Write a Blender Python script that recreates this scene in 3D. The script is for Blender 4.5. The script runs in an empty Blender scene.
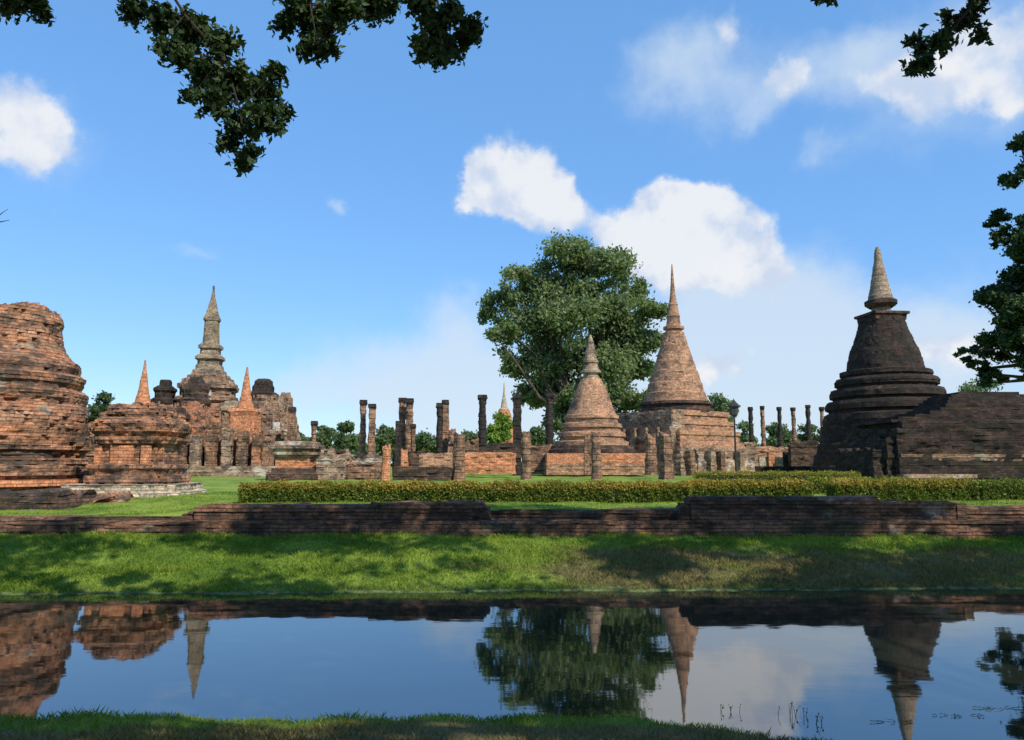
import bpy, math, random
import numpy as np
from mathutils import Vector, noise
random.seed(7); RNG = np.random.default_rng(7)
R = math.radians
scene = bpy.context.scene
COL = scene.collection

# ------------------------------------------------------------ camera / light
F = 760.0; CX, CY = 512.0, 370.0
H = 1.9; PITCH = R(7.05)
SP, CP = math.sin(PITCH), math.cos(PITCH)
cam_d = bpy.data.cameras.new('camera'); cam = bpy.data.objects.new('camera', cam_d); COL.objects.link(cam)
cam_d.sensor_width = 36; cam_d.lens = 36 * F / 1024; cam_d.clip_start = .05; cam_d.clip_end = 6000
cam.location = (0, 0, H); cam.rotation_euler = (R(90) + PITCH, 0, 0)
scene.camera = cam
SUN_H = Vector((0.62, -0.78)).normalized(); SUN_EL = R(44)
sd = Vector((SUN_H.x * math.cos(SUN_EL), SUN_H.y * math.cos(SUN_EL), math.sin(SUN_EL)))
sl = bpy.data.lights.new('sun', 'SUN'); sun = bpy.data.objects.new('sun', sl); COL.objects.link(sun)
sl.energy = 4.3; sl.angle = R(.53); sl.color = (1, .93, .82)
sun.rotation_euler = sd.to_track_quat('Z', 'Y').to_euler()
scene.view_settings.view_transform = 'Standard'; scene.view_settings.look = 'None'
scene.view_settings.gamma = 1; scene.view_settings.use_curve_mapping = False
scene.view_settings.exposure = 0.30
SKY_STRENGTH = 0.145


def ray(px, py):
    u = (px - CX) / F; v = (CY - py) / F
    return u / (CP - v * SP), (SP + v * CP) / (CP - v * SP)


def pt(px, py, D):
    a, b = ray(px, py)
    return (a * D, D, H + b * D)


def zat(py, D): return H + ray(CX, py)[1] * D


# ------------------------------------------------------------ node helpers
class NT:
    def __init__(s, tree): s.t = tree; s.t.nodes.clear()

    def n(s, typ, **kw):
        nd = s.t.nodes.new(typ)
        for k, v in kw.items():
            if k.startswith('i_'):
                key = k[2:].replace('_', ' ')
                nd.inputs[key].default_value = v
            else: setattr(nd, k, v)
        return nd

    def l(s, a, b): s.t.links.new(a, b)

    def val(s, sock, v):
        if hasattr(v, 'bl_idname') or hasattr(v, 'is_linked'): s.l(v, sock)
        else: sock.default_value = v

    def math(s, op, a, b=0.0, c=None, clamp=False):
        nd = s.t.nodes.new('ShaderNodeMath'); nd.operation = op; nd.use_clamp = clamp
        s.val(nd.inputs[0], a); s.val(nd.inputs[1], b)
        if c is not None: s.val(nd.inputs[2], c)
        return nd.outputs[0]

    def vmath(s, op, a, b):
        nd = s.t.nodes.new('ShaderNodeVectorMath'); nd.operation = op
        s.val(nd.inputs[0], a); s.val(nd.inputs[1], b)
        return nd

    def mix(s, f, a, b, blend='MIX'):
        nd = s.t.nodes.new('ShaderNodeMix'); nd.data_type = 'RGBA'; nd.blend_type = blend
        s.val(nd.inputs[0], f); s.val(nd.inputs[6], a); s.val(nd.inputs[7], b)
        return nd.outputs[2]

    def noise(s, vec, scale, detail=4, rough=.55, dist=0.0):
        nd = s.t.nodes.new('ShaderNodeTexNoise')
        nd.inputs['Scale'].default_value = scale; nd.inputs['Detail'].default_value = detail
        nd.inputs['Roughness'].default_value = rough; nd.inputs['Distortion'].default_value = dist
        s.l(vec, nd.inputs['Vector']); return nd.outputs[0]

    def ss(s, x, lo, hi, a=0.0, b=1.0):
        nd = s.t.nodes.new('ShaderNodeMapRange'); nd.interpolation_type = 'SMOOTHSTEP'
        s.val(nd.inputs[0], x); nd.inputs[1].default_value = lo; nd.inputs[2].default_value = hi
        nd.inputs[3].default_value = a; nd.inputs[4].default_value = b
        return nd.outputs[0]


def c4(c): return (c[0], c[1], c[2], 1)


# ------------------------------------------------------------ world
world = bpy.data.worlds.new('World'); scene.world = world; world.use_nodes = True
w = NT(world.node_tree)
wo = w.n('ShaderNodeOutputWorld'); bg = w.n('ShaderNodeBackground')
w.l(bg.outputs[0], wo.inputs[0]); bg.inputs[1].default_value = SKY_STRENGTH
sky = w.n('ShaderNodeTexSky'); sky.sky_type = 'NISHITA'; sky.sun_disc = False
sky.sun_elevation = SUN_EL; sky.sun_rotation = math.atan2(SUN_H.x, SUN_H.y)
sky.air_density = 1.15; sky.dust_density = 0.3; sky.ozone_density = 4.0
tc = w.n('ShaderNodeTexCoord'); dirv = tc.outputs['Generated']
sep = w.n('ShaderNodeSeparateXYZ'); w.l(dirv, sep.inputs[0])
az = w.math('ARCTAN2', sep.outputs[0], sep.outputs[1])
el = w.math('ARCSINE', sep.outputs[2])
ae = w.n('ShaderNodeCombineXYZ'); w.l(az, ae.inputs[0]); w.l(el, ae.inputs[1])
# ragged outline: shift the direction a little with a noise
wn = w.n('ShaderNodeTexNoise', i_Scale=9.0, i_Detail=6.0, i_Roughness=.6); w.l(ae.outputs[0], wn.inputs['Vector'])
off = w.vmath('SUBTRACT', wn.outputs['Color'], (.5, .5, .5))
off2 = w.vmath('MULTIPLY', off.outputs[0], (.16, .11, 0))
aew = w.vmath('ADD', ae.outputs[0], off2.outputs[0]).outputs[0]
CLOUDS = [  # px, py, rx, ry, weight  (turned into azimuth / elevation; clouds sit at infinity)
    (10, 105, 46, 36, 1.0), (38, 135, 34, 26, .8), (508, 178, 46, 27, 1.45), (545, 203, 32, 22, 1.35), (470, 178, 18, 16, 1.0),
    (635, 222, 50, 22, 1.3), (685, 212, 38, 28, 1.5), (722, 250, 52, 36, 1.5), (765, 285, 32, 18, 1.0), (660, 258, 50, 22, 1.0),
    (712, 368, 34, 20, 1.0), (945, 350, 50, 24, 1.0), (798, 78, 26, 24, .95), (735, 25, 22, 22, .7), (880, 82, 34, 18, .75), (985, 50, 60, 30, .95), (915, 105, 26, 14, .6), (985, 110, 36, 18, .8)]
VEILS = [(690, 62, 70, 42, .9), (860, 48, 60, 26, .6), (980, 70, 100, 60, .8), (826, 152, 26, 13, .55), (335, 190, 12, 11, .75), (190, 248, 24, 8, .5), (770, 100, 60, 18, .5),
    (455, 325, 40, 36, .8), (420, 375, 110, 34, .7), (320, 392, 120, 16, .5), (60, 365, 90, 26, .25), (780, 350, 130, 62, 1.0), (560, 410, 150, 60, .9), (935, 350, 100, 50, .95), (760, 295, 70, 34, .8), (690, 320, 60, 50, .7), (30, 130, 60, 44, .5), (720, 400, 300, 40, .5)]


def blobs(lst, vec, k):
    acc = None
    for (px, py, rx, ry, wt) in lst:
        a, b = ray(px, py); A = math.atan(a); E = math.atan(b * math.cos(A))
        d = w.vmath('SUBTRACT', vec, (A, E, 0)).outputs[0]
        d = w.vmath('MULTIPLY', d, (F / rx * .95, F / ry * .95, 0)).outputs[0]
        ln = w.vmath('DOT_PRODUCT', d, d).outputs['Value']
        g = w.math('MULTIPLY', w.math('EXPONENT', w.math('MULTIPLY', ln, -k)), wt)
        acc = g if acc is None else w.math('ADD', acc, g)
    return acc


acc = blobs(CLOUDS, aew, 1.0)
veil = blobs(VEILS, aew, 1.0)
n1 = w.noise(ae.outputs[0], 17, 6, .52)
n2 = w.noise(ae.outputs[0], 6, 5, .55)
dens = w.math('ADD', acc, w.math('MULTIPLY', w.math('SUBTRACT', n1, .5), .75))
cov = w.ss(dens, .38, .95)
vd = w.math('ADD', veil, w.math('MULTIPLY', w.math('SUBTRACT', w.noise(ae.outputs[0], 12, 6, .58), .5), .9))
thin = w.ss(vd, .12, 1.25, 0, .80)
up = w.vmath('ADD', ae.outputs[0], (.006, .022, 0)).outputs[0]
n1u = w.noise(up, 17, 6, .52)
shade_n = w.math('ADD', w.noise(aew, 8, 4, .5), w.math('MULTIPLY', w.math('SUBTRACT', n1, n1u), 1.5))
S = 1 / SKY_STRENGTH
ccol = w.mix(w.ss(w.math('ADD', w.math('MULTIPLY', dens, .30), w.math('MULTIPLY', shade_n, 1.0)), .48, 1.05), c4((.50 * S, .57 * S, .70 * S)), c4((.72 * S, .73 * S, .75 * S)))
hs = w.n('ShaderNodeHueSaturation'); hs.inputs['Saturation'].default_value = 1.13; hs.inputs['Value'].default_value = 1.07
w.l(sky.outputs[0], hs.inputs['Color'])
tint = w.mix(1, hs.outputs[0], (.95, .96, 1.03, 1), 'MULTIPLY')
tint = w.mix(.52, tint, (.155 * S, .385 * S, .77 * S, 1))
vs = w.mix(w.math('MULTIPLY', thin, 1.0), tint, (.55 * S, .64 * S, .73 * S, 1))
wc = w.mix(w.math('MULTIPLY', cov, .92), vs, ccol)
w.l(wc, bg.inputs[0])


# ------------------------------------------------------------ materials
def new_mat(name):
    m = bpy.data.materials.new(name); m.use_nodes = True
    t = NT(m.node_tree)
    o = t.n('ShaderNodeOutputMaterial'); b = t.n('ShaderNodeBsdfPrincipled')
    t.l(b.outputs[0], o.inputs[0]); b.inputs['Specular IOR Level'].default_value = .25
    return m, t, b, o


def brick_mat(name, c1, c2, dark, dk=.5, pale=None, pale_amt=.0, bw=.3, bh=.1, moss=0.0, band=2.2):
    """weathered brick / laterite: courses, stained patches, lichen, optional worn stucco"""
    m, t, b, o = new_mat(name)
    tcn = t.n('ShaderNodeTexCoord'); geo = t.n('ShaderNodeNewGeometry'); oi = t.n('ShaderNodeObjectInfo')
    uv = tcn.outputs['UV']; pos = geo.outputs['Position']
    sh = t.vmath('ADD', pos, t.vmath('MULTIPLY', oi.outputs['Random'], (0, 0, 0)).outputs[0]).outputs[0]
    stretch = t.vmath('MULTIPLY', sh, (.55, .55, band)).outputs[0]
    nb = t.noise(stretch, 1.3, 5, .65)
    col = t.mix(t.ss(nb, .36, .64), c4(c1), c4(c2))
    br = t.n('ShaderNodeTexBrick')
    br.inputs['Scale'].default_value = 1; br.inputs['Brick Width'].default_value = bw; br.inputs['Row Height'].default_value = bh
    br.inputs['Mortar Size'].default_value = bh * .11; br.inputs['Mortar Smooth'].default_value = .6; br.inputs['Bias'].default_value = -.1
    br.inputs['Color1'].default_value = (.72, .72, .72, 1); br.inputs['Color2'].default_value = (1.28, 1.28, 1.28, 1)
    br.inputs['Mortar'].default_value = (.38, .36, .34, 1)
    wob = t.vmath('MULTIPLY', t.vmath('SUBTRACT', t.n('ShaderNodeTexNoise').outputs['Color'], (.5, .5, .5)).outputs[0], (.02, .02, 0)).outputs[0]
    t.l(t.vmath('ADD', uv, wob).outputs[0], br.inputs['Vector'])
    col = t.mix(.85, col, br.outputs['Color'], 'MULTIPLY')
    fine = t.noise(pos, 7, 6, .7)
    col = t.mix(1, col, t.mix(t.ss(fine, .3, .7), (.6, .58, .56, 1), (1.4, 1.4, 1.38, 1)), 'MULTIPLY')
    if pale:
        npl = t.noise(t.vmath('MULTIPLY', sh, (.8, .8, 1.3)).outputs[0], .9, 6, .6)
        col = t.mix(t.ss(npl, .62 - pale_amt * .3, .70 - pale_amt * .25), col, c4(pale))
    big = t.noise(t.vmath('MULTIPLY', sh, (1, 1, 1.7)).outputs[0], .75, 7, .68)
    small = t.noise(t.vmath('MULTIPLY', sh, (1.2, 1.2, 3.0)).outputs[0], 2.6, 6, .7)
    f = t.math('ADD', t.math('MULTIPLY', big, .62), t.math('MULTIPLY', small, .38))
    col = t.mix(t.ss(f, .60 - dk * .28, .68 - dk * .18, 0, .92), col, c4(dark))
    if moss:
        nm = t.noise(sh, .5, 5, .6)
        col = t.mix(t.ss(nm, .6 - moss * .2, .75, 0, .5), col, (.05, .07, .025, 1))
    t.l(col, b.inputs['Base Color']); b.inputs['Roughness'].default_value = .95
    bp = t.n('ShaderNodeBump'); bp.inputs['Strength'].default_value = .9; bp.inputs['Distance'].default_value = .04
    hgt = t.math('ADD', t.math('MULTIPLY', fine, .7), t.math('MULTIPLY', t.math('SUBTRACT', 1, br.outputs['Fac']), .5))
    hgt = t.math('ADD', hgt, t.math('MULTIPLY', small, .8))
    t.l(hgt, bp.inputs['Height']); t.l(bp.outputs[0], b.inputs['Normal'])
    return m


def leaf_mat(name, c1, c2, trans=.25, scale=.5, top=None, rough=.6):
    m, t, b, o = new_mat(name)
    geo = t.n('ShaderNodeNewGeometry')
    n = t.noise(geo.outputs['Position'], scale, 4, .7)
    r = t.n('ShaderNodeAttribute'); r.attribute_name = 'rnd'
    f = t.math('ADD', t.math('MULTIPLY', t.math('SUBTRACT', n, .5), 2.0), r.outputs['Fac'])
    col = t.mix(t.ss(f, .1, 1.0), c4(c1), c4(c2))
    if top:
        r2 = t.n('ShaderNodeAttribute'); r2.attribute_name = 'tip'
        col = t.mix(r2.outputs['Fac'], col, c4(top))
    t.l(col, b.inputs['Base Color']); b.inputs['Roughness'].default_value = rough
    tr = t.n('ShaderNodeBsdfTranslucent'); t.l(t.mix(1, col, (1.3, 1.5, .6, 1), 'MULTIPLY'), tr.inputs[0])
    mx = t.n('ShaderNodeMixShader'); mx.inputs[0].default_value = trans
    t.l(b.outputs[0], mx.inputs[1]); t.l(tr.outputs[0], mx.inputs[2]); t.l(mx.outputs[0], o.inputs[0])
    return m


def bark_mat(name, c1, c2):
    m, t, b, o = new_mat(name)
    geo = t.n('ShaderNodeNewGeometry')
    n = t.noise(t.vmath('MULTIPLY', geo.outputs['Position'], (1, 1, .25)).outputs[0], 6, 6, .7)
    t.l(t.mix(t.ss(n, .35, .65), c4(c1), c4(c2)), b.inputs['Base Color']); b.inputs['Roughness'].default_value = .9
    bp = t.n('ShaderNodeBump'); bp.inputs['Strength'].default_value = .8; bp.inputs['Distance'].default_value = .03
    t.l(n, bp.inputs['Height']); t.l(bp.outputs[0], b.inputs['Normal'])
    return m


def grass_color(t, attr=None):
    geo = t.n('ShaderNodeNewGeometry'); pos = geo.outputs['Position']
    s = t.n('ShaderNodeSeparateXYZ'); t.l(pos, s.inputs[0])
    n0 = t.noise(pos, .7, 6, .65); n1 = t.noise(pos, 5, 5, .7)
    g = t.mix(t.ss(n0, .35, .65), (.10, .17, .018, 1), (.225, .295, .042, 1))
    g = t.mix(1, g, t.mix(n1, (.55, .55, .55, 1), (1.45, 1.45, 1.4, 1)), 'MULTIPLY')
    # dry trodden patch on the right of the far bank
    pos2 = t.vmath('MULTIPLY', pos, (.45, 1.3, 1)).outputs[0]
    nd = t.noise(pos2, .9, 6, .7)
    fx = t.ss(s.outputs[0], -1.5, 3.0); fy = t.ss(s.outputs[1], 10.9, 12.4)
    fy2 = t.ss(s.outputs[1], 15.4, 14.2); inner = t.math('MULTIPLY', t.math('MULTIPLY', fx, fy), fy2)
    f = t.math('ADD', t.math('MULTIPLY', inner, .35), nd)
    dry = t.ss(f, .60, .84, 0, .9)
    # worn earth on the near bank
    near = t.math('MULTIPLY', t.ss(s.outputs[1], 6.0, 5.5), .30)
    dry2 = t.ss(t.math('ADD', nd, near), .60, .74, 0, .9)
    dry = t.math('MAXIMUM', dry, dry2)
    dcol = t.mix(n1, (.10, .075, .035, 1), (.24, .185, .09, 1))
    return t.mix(dry, g, dcol), pos, s, n1, dry


def ground_mat():
    m, t, b, o = new_mat('ground_grass')
    col, pos, s, n1, dry = grass_color(t)
    wet = t.ss(s.outputs[2], .0, -.08)
    nm = t.noise(pos, 9, 5, .7)
    band = t.math('MULTIPLY', t.ss(s.outputs[2], -.02, -.085), t.ss(s.outputs[1], 9, 10))
    col = t.mix(t.math('MULTIPLY', wet, .8), col, (.035, .030, .018, 1))
    col = t.mix(t.math('MULTIPLY', band, t.ss(nm, .38, .6)), col, (.13, .19, .06, 1))
    t.l(col, b.inputs['Base Color']); b.inputs['Roughness'].default_value = .95
    bp = t.n('ShaderNodeBump'); bp.inputs['Strength'].default_value = .8; bp.inputs['Distance'].default_value = .05
    t.l(t.noise(pos, 14, 6, .75), bp.inputs['Height']); t.l(bp.outputs[0], b.inputs['Normal'])
    return m


def blade_mat():
    m, t, b, o = new_mat('grass_blades')
    col, pos, s, n1, dry = grass_color(t)
    r = t.n('ShaderNodeAttribute'); r.attribute_name = 'rnd'
    col = t.mix(1, col, t.mix(r.outputs['Fac'], (.7, .75, .6, 1), (1.5, 1.4, 1.3, 1)), 'MULTIPLY')
    t.l(col, b.inputs['Base Color']); b.inputs['Roughness'].default_value = .6
    tr = t.n('ShaderNodeBsdfTranslucent'); t.l(t.mix(1, col, (1.2, 1.3, .7, 1), 'MULTIPLY'), tr.inputs[0])
    mx = t.n('ShaderNodeMixShader'); mx.inputs[0].default_value = .35
    t.l(b.outputs[0], mx.inputs[1]); t.l(tr.outputs[0], mx.inputs[2]); t.l(mx.outputs[0], o.inputs[0])
    return m


def water_mat():
    m, t, b, o = new_mat('pond_water')
    geo = t.n('ShaderNodeNewGeometry')
    p = t.vmath('MULTIPLY', geo.outputs['Position'], (.6, 1.6, 1)).outputs[0]
    b.inputs['Base Color'].default_value = (.016, .021, .014, 1)
    b.inputs['Roughness'].default_value = .025; b.inputs['IOR'].default_value = 3.1
    b.inputs['Specular IOR Level'].default_value = .5
    n = t.noise(p, 1.6, 3, .5); n2 = t.noise(p, 7, 3, .5)
    bp = t.n('ShaderNodeBump'); bp.inputs['Strength'].default_value = .11; bp.inputs['Distance'].default_value = .01
    t.l(t.math('ADD', n, t.math('MULTIPLY', n2, .12)), bp.inputs['Height']); t.l(bp.outputs[0], b.inputs['Normal'])
    return m


BLACK = (.030, .026, .022)
M = dict(
    brick=brick_mat('old_red_brick', (.48, .21, .11), (.37, .205, .125), (.06, .048, .038), .45, moss=.2),
    near_brick=brick_mat('weathered_orange_brick', (.50, .225, .115), (.38, .215, .13), (.060, .048, .038), .58, pale=(.36, .29, .21), pale_amt=.1, bw=.34, bh=.11),
    orange=brick_mat('orange_brick', (.62, .26, .125), (.50, .23, .12), (.14, .08, .05), .1),
    warm=brick_mat('warm_brown_brick', (.52, .285, .165), (.42, .25, .155), (.12, .082, .06), .42, band=3.2),
    stucco=brick_mat('worn_stucco_over_brick', (.42, .30, .20), (.33, .22, .145), (.07, .058, .048), .5, pale=(.50, .44, .34), pale_amt=.25),
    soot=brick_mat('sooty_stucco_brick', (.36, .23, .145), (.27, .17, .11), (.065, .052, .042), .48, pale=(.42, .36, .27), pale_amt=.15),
    beige=brick_mat('beige_stone', (.40, .31, .22), (.31, .23, .16), (.11, .085, .065), .3),
    pale=brick_mat('pale_stone', (.56, .47, .35), (.44, .36, .26), (.16, .12, .09), .15),
    white=brick_mat('white_plaster', (.70, .66, .56), (.60, .54, .44), (.25, .2, .15), .1),
    grey=brick_mat('grey_stucco', (.40, .31, .215), (.29, .215, .14), (.08, .07, .055), .45, band=3.),
    dark=brick_mat('blackened_shaded_laterite', (.085, .052, .037), (.052, .037, .029), (.022, .019, .016), .66, moss=.25, band=3.),  # black lichen, with tree shade put into the dark base colour too
    darkwarm=brick_mat('blackened_brick', (.17, .095, .062), (.11, .070, .050), BLACK, .62, moss=.2, band=3.),
    column=brick_mat('laterite', (.34, .185, .11), (.26, .155, .095), (.065, .05, .04), .48, bw=.9, bh=.35),
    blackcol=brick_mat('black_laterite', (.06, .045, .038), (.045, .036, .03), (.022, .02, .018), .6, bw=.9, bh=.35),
    wall=brick_mat('dark_wall_brick', (.25, .125, .075), (.17, .095, .06), (.038, .030, .023), .56, pale=(.33, .26, .19), pale_amt=.10, bw=.26, bh=.075, moss=.3),
    big_leaf=leaf_mat('tree_leaves', (.115, .16, .072), (.25, .29, .15), .44, .25),
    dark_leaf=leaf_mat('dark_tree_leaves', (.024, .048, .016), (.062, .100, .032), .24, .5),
    far_leaf=leaf_mat('far_tree_leaves', (.075, .115, .050), (.15, .20, .085), .35, .15),
    pale_leaf=leaf_mat('pale_tree_leaves', (.10, .15, .07), (.19, .24, .12), .3, .2),
    bright_leaf=leaf_mat('bright_leaves', (.11, .19, .025), (.21, .30, .05), .3, .5),
    hedge=leaf_mat('hedge_leaves', (.07, .11, .016), (.18, .21, .03), .3, 1.5, top=(.47, .29, .05)),
    hedge_y=leaf_mat('low_hedge_leaves', (.10, .14, .015), (.24, .24, .03), .25, 1.0, top=(.32, .24, .03)),
    dark_bark=bark_mat('dark_bark', (.022, .018, .014), (.045, .035, .028)),
    bark=bark_mat('bark', (.05, .038, .028), (.12, .09, .065)),
    ground=ground_mat(), blades=blade_mat(), water=water_mat(),
)
mi, ti, bi, oi_ = new_mat('dark_iron'); bi.inputs['Base Color'].default_value = (.03, .035, .032, 1); bi.inputs['Roughness'].default_value = .5
M['iron'] = mi
mi, ti, bi, oi_ = new_mat('lantern_glass'); bi.inputs['Base Color'].default_value = (.06, .07, .065, 1); bi.inputs['Roughness'].default_value = .15
M['glass'] = mi
mi, ti, bi, oi_ = new_mat('hedge_stems'); bi.inputs['Base Color'].default_value = (.028, .032, .012, 1); bi.inputs['Roughness'].default_value = .9
M['stems'] = mi


# ------------------------------------------------------------ object helpers
def tag(o, label=None, cat=None, group=None, kind=None):
    if label: o['label'] = label
    if cat: o['category'] = cat
    if group: o['group'] = group
    if kind: o['kind'] = kind
    return o


def empty(name, loc, label, cat, group=None):
    o = bpy.data.objects.new(name, None); COL.objects.link(o); o.location = loc
    o.empty_display_size = .3
    return tag(o, label, cat, group, 'thing')


def mesh_obj(name, verts, faces, mat, parent=None, uvs=None, smooth=False, attrs=None):
    me = bpy.data.meshes.new(name)
    verts = np.asarray(verts, dtype=np.float32)
    if isinstance(faces, np.ndarray):
        nf, k = faces.shape
        me.vertices.add(len(verts)); me.vertices.foreach_set('co', verts.ravel())
        me.loops.add(nf * k); me.loops.foreach_set('vertex_index', faces.ravel().astype(np.int32))
        me.polygons.add(nf); me.polygons.foreach_set('loop_start', np.arange(0, nf * k, k, dtype=np.int32))
        me.polygons.foreach_set('loop_total', np.full(nf, k, dtype=np.int32))
        me.update(calc_edges=True)
    else:
        me.from_pydata([tuple(v) for v in verts.tolist()], [], faces); me.update()
    if uvs is not None:
        ul = me.uv_layers.new(name='UVMap')
        vi = np.empty(len(me.loops), dtype=np.int32); me.loops.foreach_get('vertex_index', vi)
        ul.data.foreach_set('uv', np.asarray(uvs, dtype=np.float32)[vi].ravel())
    if attrs:
        for k_, a in attrs.items():
            at = me.attributes.new(k_, 'FLOAT', 'POINT'); at.data.foreach_set('value', np.asarray(a, dtype=np.float32))
    me.materials.append(mat)
    if smooth: me.polygons.foreach_set('use_smooth', np.ones(len(me.polygons), dtype=bool))
    o = bpy.data.objects.new(name, me); COL.objects.link(o)
    if parent is not None: o.parent = parent
    return o


class MB:
    def __init__(s): s.v = []; s.f = []; s.uv = []

    def build(s, name, mat, parent=None, smooth=False):
        return mesh_obj(name, s.v, s.f, mat, parent, s.uv, smooth)


# outlines: lists of (x, y, nx, ny) in unit size (half width 1)
def plan_round(n=72):
    return [(math.cos(2 * math.pi * i / n), math.sin(2 * math.pi * i / n)) * 2 for i in range(n)]


def densify(poly, step):
    out = []
    n = len(poly)
    for i in range(n):
        a = poly[i]; b = poly[(i + 1) % n]
        dx, dy = b[0] - a[0], b[1] - a[1]; L = math.hypot(dx, dy)
        k = max(1, int(round(L / step))); nx, ny = dy / L, -dx / L
        for j in range(k):
            e = .012 / max(k, 1) if j == 0 else 0
            out.append((a[0] + dx * (j / k + e), a[1] + dy * (j / k + e), nx, ny))
    return out


def plan_square(rot=0, step=.07, redent=0):
    if redent:
        r = redent
        q = [(1, -1 + 2 * r), (1, 1 - 2 * r), (1 - r, 1 - 2 * r), (1 - r, 1 - r), (1 - 2 * r, 1 - r), (1 - 2 * r, 1)]
        poly = []
        for k in range(4):
            c, s = [(1, 0), (0, 1), (-1, 0), (0, -1)][k]
            for (x, y) in q[1:]: poly.append((x * c - y * s, x * s + y * c))
        # (each quadrant contributes the corner steps; straight sides join them)
    else: poly = [(1, -1), (1, 1), (-1, 1), (-1, -1)]
    c, s = math.cos(rot), math.sin(rot)
    poly = [(x * c - y * s, x * s + y * c) for x, y in poly]
    return densify(poly, step)


def plan_rect(hx, hy, rot=0, step=.26):
    c, s = math.cos(rot), math.sin(rot)
    poly = [(hx, -hy), (hx, hy), (-hx, hy), (-hx, -hy)]
    return densify([(x * c - y * s, x * s + y * c) for x, y in poly], step)


def stack(mb, c, plan, prof, ch=.25, jit=.03, ero=.05, ragged=0.0, scalar=True, seed=0, chip=0.0, lip=0):
    """courses of masonry: outline 'plan' swept up the profile (z, r); each course has its own set-back, each brick its own jitter,
    the crown can be ragged"""
    rnd = random.Random(seed * 7919 + 13); n = len(plan)
    z0, z1 = prof[0][0], prof[-1][0]
    # courses follow profile knots so ledges stay crisp
    cs = []
    for (a, ra), (b, rb) in zip(prof[:-1], prof[1:]):
        if b - a < 1e-5: continue
        k = max(1, int(round((b - a) / ch)))
        for j in range(k):
            zz0 = a + (b - a) * j / k; zz1 = a + (b - a) * (j + 1) / k
            cs.append((zz0, zz1, ra + (rb - ra) * (j + .12) / k, ra + (rb - ra) * (j + .72) / k))
    base = len(mb.v); per = [0.]
    for i in range(1, n + 1):
        a = plan[i - 1]; b = plan[i % n]; per.append(per[-1] + math.hypot(b[0] - a[0], b[1] - a[1]))
    offx, offy, offz = rnd.uniform(-99, 99), rnd.uniform(-99, 99), rnd.uniform(-99, 99)
    rings = 0
    rag = [ragged * (.5 + noise.noise((p[0] * 2.2 + offx, p[1] * 2.2 + offy, offz)) * 1.1 + rnd.uniform(-.18, .18)) for p in plan]
    per_b = 2
    for (a, b, ra, rb) in cs:
        cj = rnd.gauss(0, jit * .45)
        bj = [rnd.gauss(0, jit * .6) - (chip * rnd.random() if rnd.random() < .07 else 0) for _ in range(n // per_b + 2)]
        sft = rnd.randint(0, per_b - 1)
        for (z, r) in ((a, ra), (b, rb)):
            for i, p in enumerate(plan):
                rr = r if scalar else 1
                x, y = p[0] * rr, p[1] * rr
                e = noise.noise(((c[0] + x) * .9 + offx, (c[1] + y) * .9 + offy, z * 1.4 + offz)) * ero
                e += noise.noise(((c[0] + x) * 2.7 + offx, (c[1] + y) * 2.7, z * 3.4 + offz)) * ero * .6
                d = cj + bj[(i + sft) // per_b] + e + (0 if scalar else r)
                zz = min(z, z1 - max(0, rag[i])) if ragged else z
                mb.v.append((c[0] + x + p[2] * d, c[1] + y + p[3] * d, zz))
                mb.uv.append((per[i] * (rr if scalar else 1), zz))
            rings += 1
    for k in range(rings - 1):
        for i in range(n):
            j = (i + 1) % n
            mb.f.append((base + k * n + i, base + k * n + j, base + (k + 1) * n + j, base + (k + 1) * n + i))
    ci = len(mb.v); mb.v.append((c[0], c[1], z1 - (ragged * .4))); mb.uv.append((0, 0))
    for i in range(n):
        mb.f.append((base + (rings - 1) * n + i, base + (rings - 1) * n + (i + 1) % n, ci))


def prof_px(D, lst):
    """[(py, half width px)...] bottom -> top to [(z, r)]"""
    out = []
    for py, hp in lst:
        u, v = 1 / F, (CY - py) / F
        out.append((zat(py, D), hp / F * D / (CP - v * SP)))
    return out


SEED = [1]


def part(root, name, mat, D, plan, lst, ch=.25, jit=.03, ero=.05, dx=0, dy=0, smooth=False, scalar=True, **kw):
    mb = MB(); SEED[0] += 1
    if scalar and abs(math.hypot(*plan[1][:2]) - 1) < .001 and len(plan) > 12:   # a round body off the axis looks wider: undo that
        k_ = math.cos(math.atan2(root.location.x, root.location.y)); lst = [(p, q * k_) for p, q in lst]
    stack(mb, (dx, dy), plan, prof_px(D, lst), ch, jit, ero, seed=SEED[0], scalar=scalar, **kw)
    o = mb.build(name, M[mat], root, smooth)
    # vertices were built in world z: root stands at z = root.location.z
    o.location.z = -root.location.z
    return o


def tube(mb, pts, rads, n=7):
    pts = [Vector(p) for p in pts]; base = len(mb.v)
    for i, p in enumerate(pts):
        d = (pts[min(i + 1, len(pts) - 1)] - pts[max(i - 1, 0)]).normalized()
        a = d.orthogonal().normalized() if i == 0 else (a - d * a.dot(d)).normalized()
        b = d.cross(a)
        for k in range(n):
            q = p + (a * math.cos(2 * math.pi * k / n) + b * math.sin(2 * math.pi * k / n)) * rads[i]
            mb.v.append(tuple(q)); mb.uv.append((0, 0))
    for i in range(len(pts) - 1):
        for k in range(n):
            j = (k + 1) % n
            mb.f.append((base + i * n + k, base + i * n + j, base + (i + 1) * n + j, base + (i + 1) * n + k))
    mb.f.append(tuple(base + (len(pts) - 1) * n + k for k in range(n)))


# ------------------------------------------------------------ terrain and pond
def sstep(x, a, b):
    t = np.clip((x - a) / (b - a), 0, 1); return t * t * (3 - 2 * t)


def wob(x, y): return .5 * np.sin(x * .9 + 1.3) + .3 * np.sin(x * 2.1 + y) + .2 * np.sin(x * 4.7 + .5)


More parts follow.
